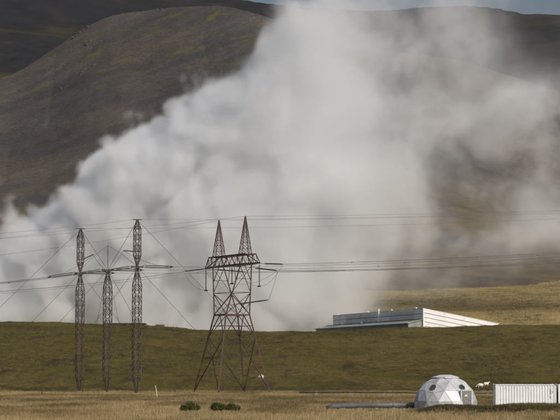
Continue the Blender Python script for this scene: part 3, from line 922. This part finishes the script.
# ================================================================== PIPES
def pipe_run(name, pts, rad, mat, label, sup_every, n=14, group=None):
    base = Vector(pts[0]); base.z = gz(base.x, base.y)
    r = empty(name, base); tag(r, label, 'pipe', group)
    P = [Vector(p) - base for p in pts]
    m = MB(); m.tube(P, rad, n); m.build('pipe', mat, r, True)
    tot = 0.0
    for a, b in zip(P[:-1], P[1:]):
        L = (b - a).length; k = int(L / sup_every)
        for i in range(k + 1):
            if L < sup_every: break
            p = a.lerp(b, (i + 0.5) / (k + 1)); d = (b - a).normalized()
            m = MB(); m.tube([p - d * 0.06, p + d * 0.06], rad * 1.10, n); m.build('joint_band', mat, r)
            zg = gz(p.x + base.x, p.y + base.y) - base.z
            m = MB(); m.box(p.x - 0.18, p.x + 0.18, p.y - rad, p.y + rad, zg - 0.25, p.z - rad * 0.8); m.build('support', M['concrete'], r)
    return r
pipe_run('well_pipe', [(4.75, 204.7, 0.02), (5.5, 204.7, 0.34), (9.0, 204.7, 0.40), (14.1, 204.3, 0.42)], 0.29, M['pipe'], 'thick grey pipe lying on the grass, joining the silver dome', 2.2)
pipe_run('steam_pipeline', [(3.0, 312.0, 0.42), (40.0, 309.5, 0.36), (80.0, 306.0, 0.33)], 0.15, M['dark_pipe'], 'long dark pipeline along the foot of the grassy slope', 6.0)

# ================================================================== POWER STATION BUILDING
CN = at(423, 308, 520); EYEZ = CN.z
ca = Vector((CN.x, CN.y, 0))
LEFT = at(333, 315.3, 594)
wd = Vector((LEFT.x - CN.x, LEFT.y - CN.y, 0)); WL = wd.length; wd.normalize()
pd = Vector((-wd.y, wd.x, 0))
if pd.x < 0: pd = -pd                                   # pointing along the white gable to the right
Hh = CN.z
bz0 = gz(ca.x + 6, ca.y + 6) - 0.5
bld = empty('power_station_building', (ca.x, ca.y, bz0))
tag(bld, 'low building with a grey panelled wall and sloping white boarded gable, behind the grassy crest', 'building')
def bp(s, t, z): return wd * s + pd * t + ZV * (z - bz0)      # s along the grey wall, t along the gable
gl = (at(498, 323.4, 526).x - ca.x) / pd.x                     # gable length
zt0, zt1 = Hh, at(498, 323.4, 526).z
# solid core
def wedge(mb, s0, s1, t0, t1, za, zb, zlow):
    """prism between s0 and s1 whose top falls from za at t0 to zb at t1"""
    mb.add([bp(s0, t0, zlow), bp(s0, t1, zlow), bp(s0, t1, zb), bp(s0, t0, za), bp(s1, t0, zlow), bp(s1, t1, zlow), bp(s1, t1, zb), bp(s1, t0, za)],
           [(0, 1, 2, 3), (7, 6, 5, 4), (0, 4, 5, 1), (3, 2, 6, 7), (0, 3, 7, 4), (1, 5, 6, 2)])
m = MB(); wedge(m, 0.15, WL, 0.15, gl - 0.1, zt0 - 0.12, zt1 - 0.12, bz0 + 0.0); fix_normals(m.build('wall', M['dark_panel'], bld))
m = MB(); wedge(m, -0.10, WL + 0.2, -0.05, gl + 0.5, zt0 + 0.02, zt1 - 0.12, 0)
# roof as a thin slab
m = MB()
q = [bp(-0.15, -0.1, zt0 + 0.02), bp(-0.15, gl + 0.4, zt1 - 0.02), bp(WL + 0.2, gl + 0.4, zt1 - 0.02), bp(WL + 0.2, -0.1, zt0 + 0.02)]
m.add([p - ZV * 0.10 for p in q] + q, [(3, 2, 1, 0), (4, 5, 6, 7), (0, 1, 5, 4), (1, 2, 6, 5), (2, 3, 7, 6), (3, 0, 4, 7)])
roof = fix_normals(m.build('roof', M['white_clad'], bld))
# white boards of the gable, parallel to the falling roof edge
nb, bh = 6, 1.14
for i in range(nb):
    hi0, lo0 = zt0 - 0.12 - i * bh, zt0 - 0.12 - (i + 1) * bh + 0.13
    slope = (zt1 - zt0) / gl
    zl = bz0
    def zt(t, c): return c + slope * t
    tmax_hi = min(gl, max(0.5, (zl - hi0) / slope)); tmax_lo = min(gl, max(0.5, (zl - lo0) / slope))
    vs = []
    for sft in (-0.10, 0.05):
        vs += [bp(sft, 0.0, lo0), bp(sft, tmax_lo, zt(tmax_lo, lo0)), bp(sft, tmax_hi, zt(tmax_hi, hi0)), bp(sft, 0.0, hi0)]
    fix_normals(mesh_obj('board', vs, [(0, 1, 2, 3), (7, 6, 5, 4), (0, 4, 5, 1), (1, 5, 6, 2), (2, 6, 7, 3), (3, 7, 4, 0)], M['white_clad'], bld))
m = MB()
vs = [bp(-0.14, 0.0, zt0 - 8), bp(-0.14, 0.28, zt0 - 8), bp(-0.14, 0.28, zt0 - 0.14), bp(-0.14, 0.0, zt0 - 0.12), bp(0.1, -0.12, zt0 - 8), bp(0.1, 0.28, zt0 - 8), bp(0.1, 0.28, zt0 - 0.14), bp(0.1, -0.12, zt0 - 0.12)]
fix_normals(mesh_obj('corner_trim', vs, [(0, 1, 2, 3), (7, 6, 5, 4), (0, 4, 5, 1), (1, 5, 6, 2), (2, 6, 7, 3), (3, 7, 4, 0)], M['white_clad'], bld))
# grey wall: panels, some louvred
npan = 12
for i in range(npan):
    s0, s1 = 0.4 + (WL - 0.6) * i / npan + 0.08, 0.4 + (WL - 0.6) * (i + 1) / npan - 0.08
    louv = i in (1, 2, 3, 6, 7, 8, 9) or (i == 10 and False)
    for (za, zb) in (((Hh - 1.42), Hh - 0.16), ((Hh - 2.75), Hh - 1.55)):
        vs = []
        for tt in (-0.12, 0.1): vs += [bp(s0, tt, za), bp(s1, tt, za), bp(s1, tt, zb), bp(s0, tt, zb)]
        p = fix_normals(mesh_obj('wall_panel', vs, [(0, 1, 2, 3), (7, 6, 5, 4), (0, 4, 5, 1), (1, 5, 6, 2), (2, 6, 7, 3), (3, 7, 4, 0)], M['grey_panel'] if louv else M['grey_panel_light'], bld))
        if louv:
            mm = MB()
            for k in range(7):
                sc = s0 + (s1 - s0) * (k + 0.5) / 7
                mm.add([bp(sc - 0.12, -0.13, za), bp(sc + 0.12, -0.13, za), bp(sc + 0.12, -0.13, zb), bp(sc - 0.12, -0.13, zb), bp(sc - 0.03, -0.26, za), bp(sc - 0.03, -0.26, zb)],
                       [(0, 4, 5, 3), (4, 1, 2, 5), (0, 1, 4), (3, 5, 2)])
            tag(mm.build('louvre', M['grey_panel'], p), kind='stuff')
# lower lean-to roof in front of the grey wall
zr0, zr1 = Hh - 2.85, Hh - 3.9
q = [bp(0.1, -0.2, zr0), bp(WL + 3, -0.2, zr0), bp(WL + 4.5, -4.2, zr1), bp(0.1, -4.2, zr1)]
m = MB(); m.add([p - ZV * 0.25 for p in q] + q, [(3, 2, 1, 0), (4, 5, 6, 7), (0, 1, 5, 4), (1, 2, 6, 5), (2, 3, 7, 6), (3, 0, 4, 7)])
lr = fix_normals(m.build('lower_roof', M['green_roof'], bld))
m = MB()
for i in range(1, 26):
    t = i / 26
    m.bar(q[0].lerp(q[1], t) + ZV * 0.03, q[3].lerp(q[2], t) + ZV * 0.03, 0.09)
tag(m.build('standing_seam', M['green_roof'], lr), kind='stuff')
w0 = [bp(0.3, -4.0, bz0), bp(WL + 4.0, -4.0, bz0), bp(WL + 4.0, -4.0, zr1 - 0.20), bp(0.3, -4.0, zr1 - 0.20)]
w1 = [bp(0.3, -0.25, bz0), bp(WL + 2.8, -0.25, bz0), bp(WL + 2.8, -0.25, zr0 - 0.26), bp(0.3, -0.25, zr0 - 0.26)]
fix_normals(mesh_obj('lower_wall', w0 + w1, [(0, 1, 2, 3), (7, 6, 5, 4), (0, 4, 5, 1), (1, 5, 6, 2), (2, 6, 7, 3), (3, 7, 4, 0)], M['green_roof'], bld))
# white vent pipe and small lamps on the eaves
sv = WL * 0.44
m = MB(); m.tube([bp(sv, -0.5, Hh - 2.9), bp(sv, -0.5, Hh + 0.6)], 0.18, 10); m.tube([bp(sv, -0.5, Hh + 0.6), bp(sv, -0.5, Hh + 0.75)], 0.24, 10); m.build('vent_pipe', M['white_clad'], bld)
for f in (0.56, 0.30, 0.05, 0.92):
    m = MB(); c = bp(WL * f, -0.45, Hh + 0.1); m.box(c.x - 0.14, c.x + 0.14, c.y - 0.14, c.y + 0.14, c.z - 0.12, c.z + 0.22); m.tube([c, c + pd * 0.5 - ZV * 0.1], 0.05, 6); m.build('lamp', M['sign_white'], bld)
for f in (0.62, 0.85, 1.04):
    m = MB(); c = bp(WL * f, -0.9, Hh - 2.75); m.box(c.x - 0.25, c.x + 0.25, c.y - 0.25, c.y + 0.25, c.z - 0.2, c.z + 0.25); m.build('roof_vent', M['sign_white'], bld)

# ================================================================== SHED, BOX AND RAIL BEHIND THE CREST
def shed(px0, px1, pyt, Y, wall, roofm, label, cat, over=0.5, dep=4.0, name='shed'):
    a, b = at(px0, pyt, Y), at(px1, pyt, Y)
    zb = gz((a.x + b.x) / 2, Y + dep / 2)
    h = a.z - zb
    r = empty(name, (a.x, Y, zb)); tag(r, label, cat)
    L = b.x - a.x
    m = MB(); m.box(over, L - over, 0.3, dep - 0.3, -0.3, h - 0.24); m.build('wall', wall, r)
    m = MB(); m.add([(0, 0, h - 0.24), (L, 0, h - 0.24), (L, dep, h - 0.34), (0, dep, h - 0.34), (0, 0, h), (L, 0, h), (L, dep, h - 0.1), (0, dep, h - 0.1)],
                    [(3, 2, 1, 0), (4, 5, 6, 7), (0, 1, 5, 4), (1, 2, 6, 5), (2, 3, 7, 6), (3, 0, 4, 7)]); m.build('roof', roofm, r)
    m = MB(); m.box(L * 0.55, L * 0.55 + 0.9, 0.24, 0.32, -0.3, min(2.0, h - 0.3)); m.build('door', M['door_grey'], r)
    return r
shed(103, 145.5, 323.0, 483, M['wood'], M['wood'], 'long low dark shed with a flat roof, behind the crest', 'shed', 0.5, 5.0)
shed(155.5, 164, 324.3, 484, M['blue_grey'], M['blue_grey'], 'small blue-grey cabin beside a railing on the crest', 'cabin', 0.06, 2.4, 'cabin')
ra, rb = at(164.6, 324.8, 485), at(177, 325.2, 485)
rr = empty('railing', (ra.x, 485, gz(ra.x, 485))); tag(rr, 'thin metal railing beside the small blue-grey cabin', 'railing')
Lr = rb.x - ra.x; hr = ra.z - gz(ra.x, 485)
m = MB(); m.bar((0, 0, hr), (Lr, 0, hr), 0.07); m.build('rail', M['clad_trim'], rr)
m = MB(); m.bar((0, 0, hr - 0.5), (Lr, 0, hr - 0.5), 0.05); m.build('rail', M['clad_trim'], rr)
for i in range(5):
    m = MB(); m.bar((Lr * i / 4, 0, -0.4), (Lr * i / 4, 0, hr), 0.06); m.build('post', M['clad_trim'], rr)

# ================================================================== STAKE, BUSHES, SHEEP, ROCKS
g0 = gnd(157.4, 397.2)
st = empty('marker_stake', (g0.x, g0.y, gz(g0.x, g0.y))); tag(st, 'pale leaning marker stake in the grass between the masts and the pylon', 'stake')
m = MB(); m.tube([(0.0, 0, -0.3), (-0.12, 0, 0.75), (-0.26, 0, 1.55)], [0.055, 0.055, 0.05], 6); m.build('post', M['stake'], st)
m = MB(); m.tube([(-0.262, 0, 1.55), (-0.285, 0, 1.66)], [0.066, 0.060], 6); m.build('cap', M['sign_white'], st)

def bush(px, w, h, label, seed):
    r_ = np.random.default_rng(seed)
    p = gnd(px, 411.5)
    root = empty('shrub', (p.x, p.y, gz(p.x, p.y))); tag(root, label, 'shrub')
    n = 5200
    # a few overlapping lobes with leaves near their surface
    lob = []
    for _ in range(9):
        a_, b_ = r_.uniform(-0.42, 0.42), r_.uniform(-0.3, 0.3)
        dome_h = 1.0 - 1.9 * (a_ * a_ + 0.5 * b_ * b_)
        lob.append((a_ * w * 0.85, b_ * w, h * 0.46 * dome_h * r_.uniform(0.85, 1.15), w * r_.uniform(0.15, 0.26), h * 0.50 * dome_h * r_.uniform(0.8, 1.15)))
    k = r_.integers(0, len(lob), n)
    L = np.array(lob)[k]
    d = r_.normal(size=(n, 3)); d /= np.linalg.norm(d, axis=1)[:, None]
    rad = r_.uniform(0.55, 1.08, n) ** 0.6
    c = np.stack([L[:, 0] + d[:, 0] * L[:, 3] * rad, L[:, 1] + d[:, 1] * L[:, 3] * rad, np.maximum(0.03, L[:, 2] + d[:, 2] * L[:, 4] * rad)], 1)
    s = r_.uniform(0.035, 0.075, n)[:, None]
    a = r_.normal(size=(n, 3)); a /= np.linalg.norm(a, axis=1)[:, None]
    b = np.cross(a, r_.normal(size=(n, 3))); b /= np.linalg.norm(b, axis=1)[:, None]
    V = np.stack([c - a * s, c + b * s * 0.5, c + a * s, c - b * s * 0.5], 1).reshape(-1, 3)
    pal = np.array([(0.045, 0.050, 0.018), (0.078, 0.086, 0.027), (0.130, 0.132, 0.046)])
    q = pal[r_.integers(0, 3, n)] * r_.uniform(0.8, 1.2, (n, 1))
    np_mesh('foliage', V, np.arange(n * 4).reshape(-1, 4), M['leaf'], parent=root, colors=np.repeat(q, 4, 0))
    for i in range(9):
        lo = lob[i]
        m = MB(); m.tube([(lo[0] * 0.25, lo[1] * 0.25, -0.1), (lo[0] * 0.7, lo[1] * 0.7, lo[2] * 0.55), (lo[0], lo[1], lo[2] + lo[4] * 0.5)], [0.035, 0.022, 0.008], 5); m.build('stem', M['bark'], root)
bush(190, 1.85, 0.98, 'rounded dark green shrub standing by itself in the field before the pylon', 3)
bush(216.5, 2.1, 0.92, 'wide dark green shrub touching a lighter, smaller one before the pylon', 4)
bush(232.5, 1.55, 0.86, 'smaller shrub at the side of a wide dark green one before the pylon', 8)

def sheep(px, py_, length, yaw, label, Y=None, graze=True):
    # find where the line of sight meets the slope
    Y = 200.0
    while True:
        p = at(px, py_, Y)
        if p.z <= gz(p.x, Y): break
        Y += 0.5
        if Y > 480: break
    k = length / 1.15
    root = empty('sheep', (p.x, Y, gz(p.x, Y) - 0.14), yaw); tag(root, label, 'sheep', 'sheep grazing on the slope')
    bm = bmesh.new()
    def ball(c, r):
        mt = Matrix.Translation(Vector(c) * k) @ Matrix.Diagonal((r[0] * k, r[1] * k, r[2] * k, 1))
        bmesh.ops.create_icosphere(bm, subdivisions=3, radius=1.0, matrix=mt)
    def limb(a, b, r0, r1):
        mb = MB(); mb.tube([Vector(a) * k, Vector(a).lerp(Vector(b), 0.5) * k + Vector((0.015, 0, 0)), Vector(b) * k], [r0 * k, (r0 + r1) / 2 * k, r1 * k], 8)
        vs = [bm.verts.new(v) for v in mb.v]
        for f in mb.f: bm.faces.new([vs[i] for i in f])
    ball((0.0, 0, 0.58), (0.52, 0.31, 0.33)); ball((0.22, 0, 0.58), (0.30, 0.25, 0.29)); ball((-0.28, 0, 0.60), (0.28, 0.26, 0.27)); ball((-0.53, 0, 0.60), (0.08, 0.06, 0.14))
    hz = 0.30 if graze else 0.92
    limb((0.38, 0, 0.66), (0.66, 0, hz + 0.08), 0.15, 0.09)
    ball((0.72, 0, hz), (0.13, 0.075, 0.085)); ball((0.82, 0, hz - 0.05), (0.07, 0.05, 0.05)); 
    for s in (-1, 1):
        ball((0.63, s * 0.12, hz + 0.07), (0.03, 0.07, 0.025))
        limb((0.30, s * 0.14, 0.45), (0.31, s * 0.14, -0.02), 0.075, 0.032)
        limb((-0.34, s * 0.15, 0.45), (-0.37, s * 0.15, -0.02), 0.085, 0.032)
    me = bpy.data.meshes.new('body'); bm.to_mesh(me); bm.free(); me.materials.append(M['wool'])
    o = link(bpy.data.objects.new('body', me), root)
    md = o.modifiers.new('join', 'REMESH'); md.mode = 'VOXEL'; md.voxel_size = 0.03; md.use_smooth_shade = True
    md.use_smooth_shade = True
sheep(480.3, 387.6, 1.15, math.radians(175), 'white sheep on the slope above the gap between dome and container, lower of two')
sheep(486.2, 386.0, 1.05, math.radians(20), 'white sheep beside a lower one, above the gap between dome and container', None, False)
sheep(261.3, 378.6, 1.05, math.radians(170), 'lone white sheep on the slope behind the rusty pylon')

# rock outcrops on the hill
from mathutils import noise as mn
def boulder_mesh(seed):
    r_ = np.random.default_rng(seed)
    bm = bmesh.new(); bmesh.ops.create_icosphere(bm, subdivisions=2, radius=1.0)
    o = r_.uniform(0, 50)
    for v in bm.verts:
        v.co = v.co * (1 + 0.42 * mn.noise(v.co * 1.5 + Vector((o, 0, 0))) + 0.25 * mn.noise(v.co * 3.7 + Vector((0, o, 0))))
    me = bpy.data.meshes.new('boulder'); bm.to_mesh(me); bm.free(); me.materials.append(M['rock'])
    return me
bmeshes = [boulder_mesh(500 + i) for i in range(6)]
spots = [(72, 37, 1.5, 9, 0), (78, 32.5, 1.7, 9, 0), (85, 28, 1.4, 8, 0), (66, 44, 1.2, 7, 0), (89, 40, 1.9, 9, 1), (93, 44, 1.1, 6, 1), (86, 69, 1.8, 8, 1), (80, 73, 1.2, 7, 1), (64, 70, 0.9, 5, 1), (62, 88, 1.4, 3, 1), (55, 96, 0.8, 4, 1), (157, 7.6, 1.5, 10, 2), (183, 17, 0.8, 6, 1), (48, 60, 0.8, 5, 1), (33, 75, 0.8, 4, 1), (8, 118, 0.9, 4, 1)]
rk_lab = ['crest boulders along the edge between grey scree and dark mountain', 'boulders scattered on the open grey scree of the hill', 'tor of boulders on the rounded summit of the hill']
for i, (px_, py_, sc, n, kind) in enumerate(spots):
    r_ = np.random.default_rng(900 + i)
    Ys = np.linspace(900, 1900, 1500)
    zt_ = elev(py_, Ys); zh = hill_z(np.full_like(Ys, px_), Ys)
    hit = np.where(zh >= zt_)[0]
    Yh = Ys[hit[0]] if len(hit) else float(ridge_dist(px_))
    xh = (px_ - 280) / F * Yh; zhh = float(hill_z(np.array([px_]), np.array([Yh]))[0])
    root = empty('rock_outcrop', (xh, Yh, zhh))
    tag(root, rk_lab[kind], 'rocks', 'rock outcrops on the hill')
    for k in range(n):
        bx, by = r_.normal(0, 2.3 * sc), r_.normal(0, 2.6 * sc)
        q = sc * r_.uniform(0.35, 1.0) * (1.5 if k == 0 else 1.0)
        zz = float(hill_z(np.array([(xh + bx) * F / (Yh + by) + 280]), np.array([Yh + by]))[0])
        ob = link(bpy.data.objects.new('boulder', bmeshes[k % 6]), root)
        ob.location = (bx, by, zz - zhh - q * 0.25); ob.scale = (q * r_.uniform(0.8, 1.5), q * r_.uniform(0.8, 1.3), q * r_.uniform(0.6, 1.2)); ob.rotation_euler = (r_.uniform(-0.4, 0.4), r_.uniform(-0.4, 0.4), r_.uniform(0, 6))

# ================================================================== STEAM PLUME
PYC = 725.0
XMIN, XMAX, YMIN, YMAX, ZMIN, ZMAX = -140.0, 150.0, 652.0, 790.0, 2.0, 186.0
st_o = bpy.data.objects.new('steam_plume', bpy.data.meshes.new('steam_plume'))
link(st_o)
tag(st_o, 'huge white plume of steam billowing up in front of the hill', 'steam', kind='stuff')
sm = bpy.data.materials.new('steam'); sm.use_nodes = True
sm.node_tree.nodes.clear()
so = sm.node_tree.nodes.new('ShaderNodeOutputMaterial'); spv = sm.node_tree.nodes.new('ShaderNodeVolumePrincipled')
spv.inputs['Color'].default_value = (0.915, 0.932, 0.952, 1)
spv.inputs['Density'].default_value = 1.0
spv.inputs['Anisotropy'].default_value = 0.0
sm.node_tree.links.new(spv.outputs[0], so.inputs['Volume'])
ng = bpy.data.node_groups.new('steam_field', 'GeometryNodeTree')
ng.interface.new_socket('Geometry', in_out='INPUT', socket_type='NodeSocketGeometry')
ng.interface.new_socket('Geometry', in_out='OUTPUT', socket_type='NodeSocketGeometry')
def gn(t, **kw):
    n = ng.nodes.new(t)
    for k, v in kw.items(): setattr(n, k, v)
    return n
def gm(op, a, b=None, c=None, clamp=False):
    n = gn('ShaderNodeMath', operation=op, use_clamp=clamp)
    for s_, v in zip(n.inputs, (a, b, c)):
        if v is None: continue
        if isinstance(v, (int, float)): s_.default_value = v
        else: ng.links.new(v, s_)
    return n.outputs[0]
def gmap(v, a, b, c=0.0, d=1.0, interp='LINEAR'):
    n = gn('ShaderNodeMapRange', interpolation_type=interp)
    ng.links.new(v, n.inputs[0])
    for i, q in enumerate((a, b, c, d)): n.inputs[i + 1].default_value = q
    return n.outputs[0]
def gcurve(v, pts):
    n = gn('ShaderNodeFloatCurve')
    cv = n.mapping.curves[0]
    while len(cv.points) < len(pts): cv.points.new(0.5, 0.5)
    for p_, (a, b) in zip(cv.points, pts): p_.location = (a, b); p_.handle_type = 'AUTO'
    n.mapping.update()
    ng.links.new(v, n.inputs['Value'])
    return n.outputs[0]
def gnoise(vec, scale, detail, rough, off=(0, 0, 0)):
    n = gn('ShaderNodeTexNoise'); n.inputs['Scale'].default_value = scale; n.inputs['Detail'].default_value = detail; n.inputs['Roughness'].default_value = rough
    if off != (0, 0, 0):
        a = gn('ShaderNodeVectorMath', operation='ADD'); ng.links.new(vec, a.inputs[0]); a.inputs[1].default_value = off; vec = a.outputs[0]
    ng.links.new(vec, n.inputs['Vector'])
    return n
pos = gn('GeometryNodeInputPosition').outputs[0]
# slow swirl of the whole field
wn_ = gnoise(pos, 0.030, 2, 0.5)
wv = gn('ShaderNodeVectorMath', operation='SUBTRACT'); ng.links.new(wn_.outputs['Color'], wv.inputs[0]); wv.inputs[1].default_value = (0.5, 0.5, 0.5)
ws = gn('ShaderNodeVectorMath', operation='SCALE'); ng.links.new(wv.outputs[0], ws.inputs[0]); ws.inputs['Scale'].default_value = 26.0
wp = gn('ShaderNodeVectorMath', operation='ADD'); ng.links.new(pos, wp.inputs[0]); ng.links.new(ws.outputs[0], wp.inputs[1])
wpos = wp.outputs[0]
sx = gn('ShaderNodeSeparateXYZ'); ng.links.new(pos, sx.inputs[0])
fx = gmap(sx.outputs[0], XMIN, XMAX)
def table(pairs):
    out = []
    for px_, py_ in pairs:
        p = at(px_, py_, PYC); out.append(((p.x - XMIN) / (XMAX - XMIN), (p.z - ZMIN) / (ZMAX - ZMIN)))
    return out
TOP = [(-106, 250), (-40, 236), (0, 228), (30, 217), (60, 205), (84, 184), (98, 160), (130, 138), (165, 115), (186, 90), (222, 74), (250, 52), (266, 16), (292, -10), (340, -35), (420, -50), (520, -50), (600, -45), (670, -40)]
BOT = [(-106, 400), (0, 400), (260, 400), (330, 372), (380, 345), (420, 328), (480, 322), (560, 320), (670, 318)]
topz = gmap(gcurve(fx, table(TOP)), 0, 1, ZMIN, ZMAX)
botz = gmap(gcurve(fx, [(a, max(0.0, b)) for a, b in table(BOT)]), 0, 1, ZMIN, ZMAX)
def fpx(px_): return (at(px_, 200, PYC).x - XMIN) / (XMAX - XMIN)
half = gmap(gcurve(fx, [(0, 0.42), (fpx(60), 0.45), (fpx(150), 0.52), (fpx(300), 0.56), (fpx(420), 0.52), (fpx(560), 0.48), (1, 0.45)]), 0, 1, 0, 100)
s_top = gm('SUBTRACT', topz, sx.outputs[2])
s_bot = gm('SUBTRACT', sx.outputs[2], botz)
dy = gm('ABSOLUTE', gm('SUBTRACT', sx.outputs[1], PYC - 4))
s_dep = gm('SUBTRACT', half, dy)
env = gm('SMOOTH_MIN', s_top, s_bot, 10.0)
env = gm('SMOOTH_MIN', env, s_dep, 14.0)
# cauliflower billows on top of the envelope
n_big = gnoise(wpos, 0.022, 5, 0.52).outputs['Fac']
vo = gn('ShaderNodeTexVoronoi', feature='F1'); vo.inputs['Scale'].default_value = 0.072
vo.inputs['Detail'].default_value = 1.0; vo.inputs['Roughness'].default_value = 0.5; vo.inputs['Lacunarity'].default_value = 2.2
ng.links.new(wpos, vo.inputs['Vector'])
n_fine = gnoise(pos, 0.16, 4, 0.68).outputs['Fac']
e2 = gm('ADD', env, gm('MULTIPLY', gm('SUBTRACT', n_big, 0.48), 37.0))
e2 = gm('ADD', e2, gm('MULTIPLY', gm('SUBTRACT', 0.45, vo.outputs['Distance']), 14.0))
e2 = gm('ADD', e2, gm('MULTIPLY', gm('SUBTRACT', n_fine, 0.5), 14.0))
# the edge is crisp at the fresh end and wispy where the plume drifts apart
edge = gmap(gcurve(fx, [(0, 0.14), (fpx(150), 0.14), (fpx(270), 0.24), (fpx(350), 0.48), (fpx(470), 0.75), (1, 0.8)]), 0, 1, 0, 40)
d0 = gm('DIVIDE', e2, edge, clamp=True)
d0 = gm('MULTIPLY', d0, d0)
dmax = gmap(gcurve(fx, [(0, 0.9), (fpx(120), 0.95), (fpx(230), 0.80), (fpx(300), 0.62), (fpx(360), 0.42), (fpx(420), 0.27), (fpx(500), 0.24), (fpx(600), 0.23), (1, 0.22)]), 0, 1, 0, 0.16)
n_pat = gnoise(wpos, 0.027, 6, 0.66, (31.0, 7.0, 90.0)).outputs['Fac']
patch_w = gmap(fx, fpx(250), fpx(400))
patch = gmap(n_pat, 0.44, 0.64, 0.04, 1.45, 'SMOOTHSTEP')
pm = gm('ADD', gm('MULTIPLY', patch, patch_w), gm('SUBTRACT', 1.0, patch_w))
dens = gm('MULTIPLY', gm('MULTIPLY', d0, dmax), pm)
# thin places between the drifting swathes
def clear(px_, py_, rx, rz, keep):
    global dens
    c = at(px_, py_, PYC)
    wsx = gn('ShaderNodeSeparateXYZ'); ng.links.new(wpos, wsx.inputs[0])
    ax = gm('DIVIDE', gm('SUBTRACT', wsx.outputs[0], c.x), rx * PYC / F); az = gm('DIVIDE', gm('SUBTRACT', wsx.outputs[2], c.z), rz * PYC / F)
    q = gm('SQRT', gm('ADD', gm('MULTIPLY', ax, ax), gm('MULTIPLY', az, az)))
    dens = gm('MULTIPLY', dens, gmap(q, 0.45, 1.25, keep, 1.0, 'SMOOTHSTEP'))
clear(472, 215, 50, 30, 0.22); clear(548, 45, 70, 55, 0.10); clear(556, 272, 40, 30, 0.25); clear(470, 75, 60, 30, 0.45)
vc = gn('GeometryNodeVolumeCube')
ng.links.new(dens, vc.inputs['Density'])
vc.inputs['Min'].default_value = (XMIN, YMIN, ZMIN); vc.inputs['Max'].default_value = (XMAX, YMAX, ZMAX)
VX = 0.78
vc.inputs['Resolution X'].default_value = int((XMAX - XMIN) / VX); vc.inputs['Resolution Y'].default_value = int((YMAX - YMIN) / 1.5); vc.inputs['Resolution Z'].default_value = int((ZMAX - ZMIN) / VX)
smn = gn('GeometryNodeSetMaterial'); smn.inputs['Material'].default_value = sm
go = gn('NodeGroupOutput')
gi = gn('NodeGroupInput')
ng.links.new(vc.outputs[0], smn.inputs[0]); ng.links.new(smn.outputs[0], go.inputs[0])
st_o.data.materials.append(sm)
md = st_o.modifiers.new('steam_field', 'NODES'); md.node_group = ng

# ================================================================== HAZE
USE_HAZE = True
if USE_HAZE:
    m = MB(); m.box(-1750, 2050, -120, 3300, -2.0, 760)
    hz = m.build('haze', None)
    tag(hz, 'thin grey-blue haze between the field and the hills', 'haze', kind='stuff')
    hm = bpy.data.materials.new('haze'); hm.use_nodes = True; hm.node_tree.nodes.clear()
    ho = hm.node_tree.nodes.new('ShaderNodeOutputMaterial'); hv = hm.node_tree.nodes.new('ShaderNodeVolumePrincipled')
    hv.inputs['Color'].default_value = (0.80, 0.86, 0.95, 1); hv.inputs['Density'].default_value = 0.000022; hv.inputs['Anisotropy'].default_value = 0.2
    hm.node_tree.links.new(hv.outputs[0], ho.inputs['Volume'])
    hz.data.materials.append(hm)
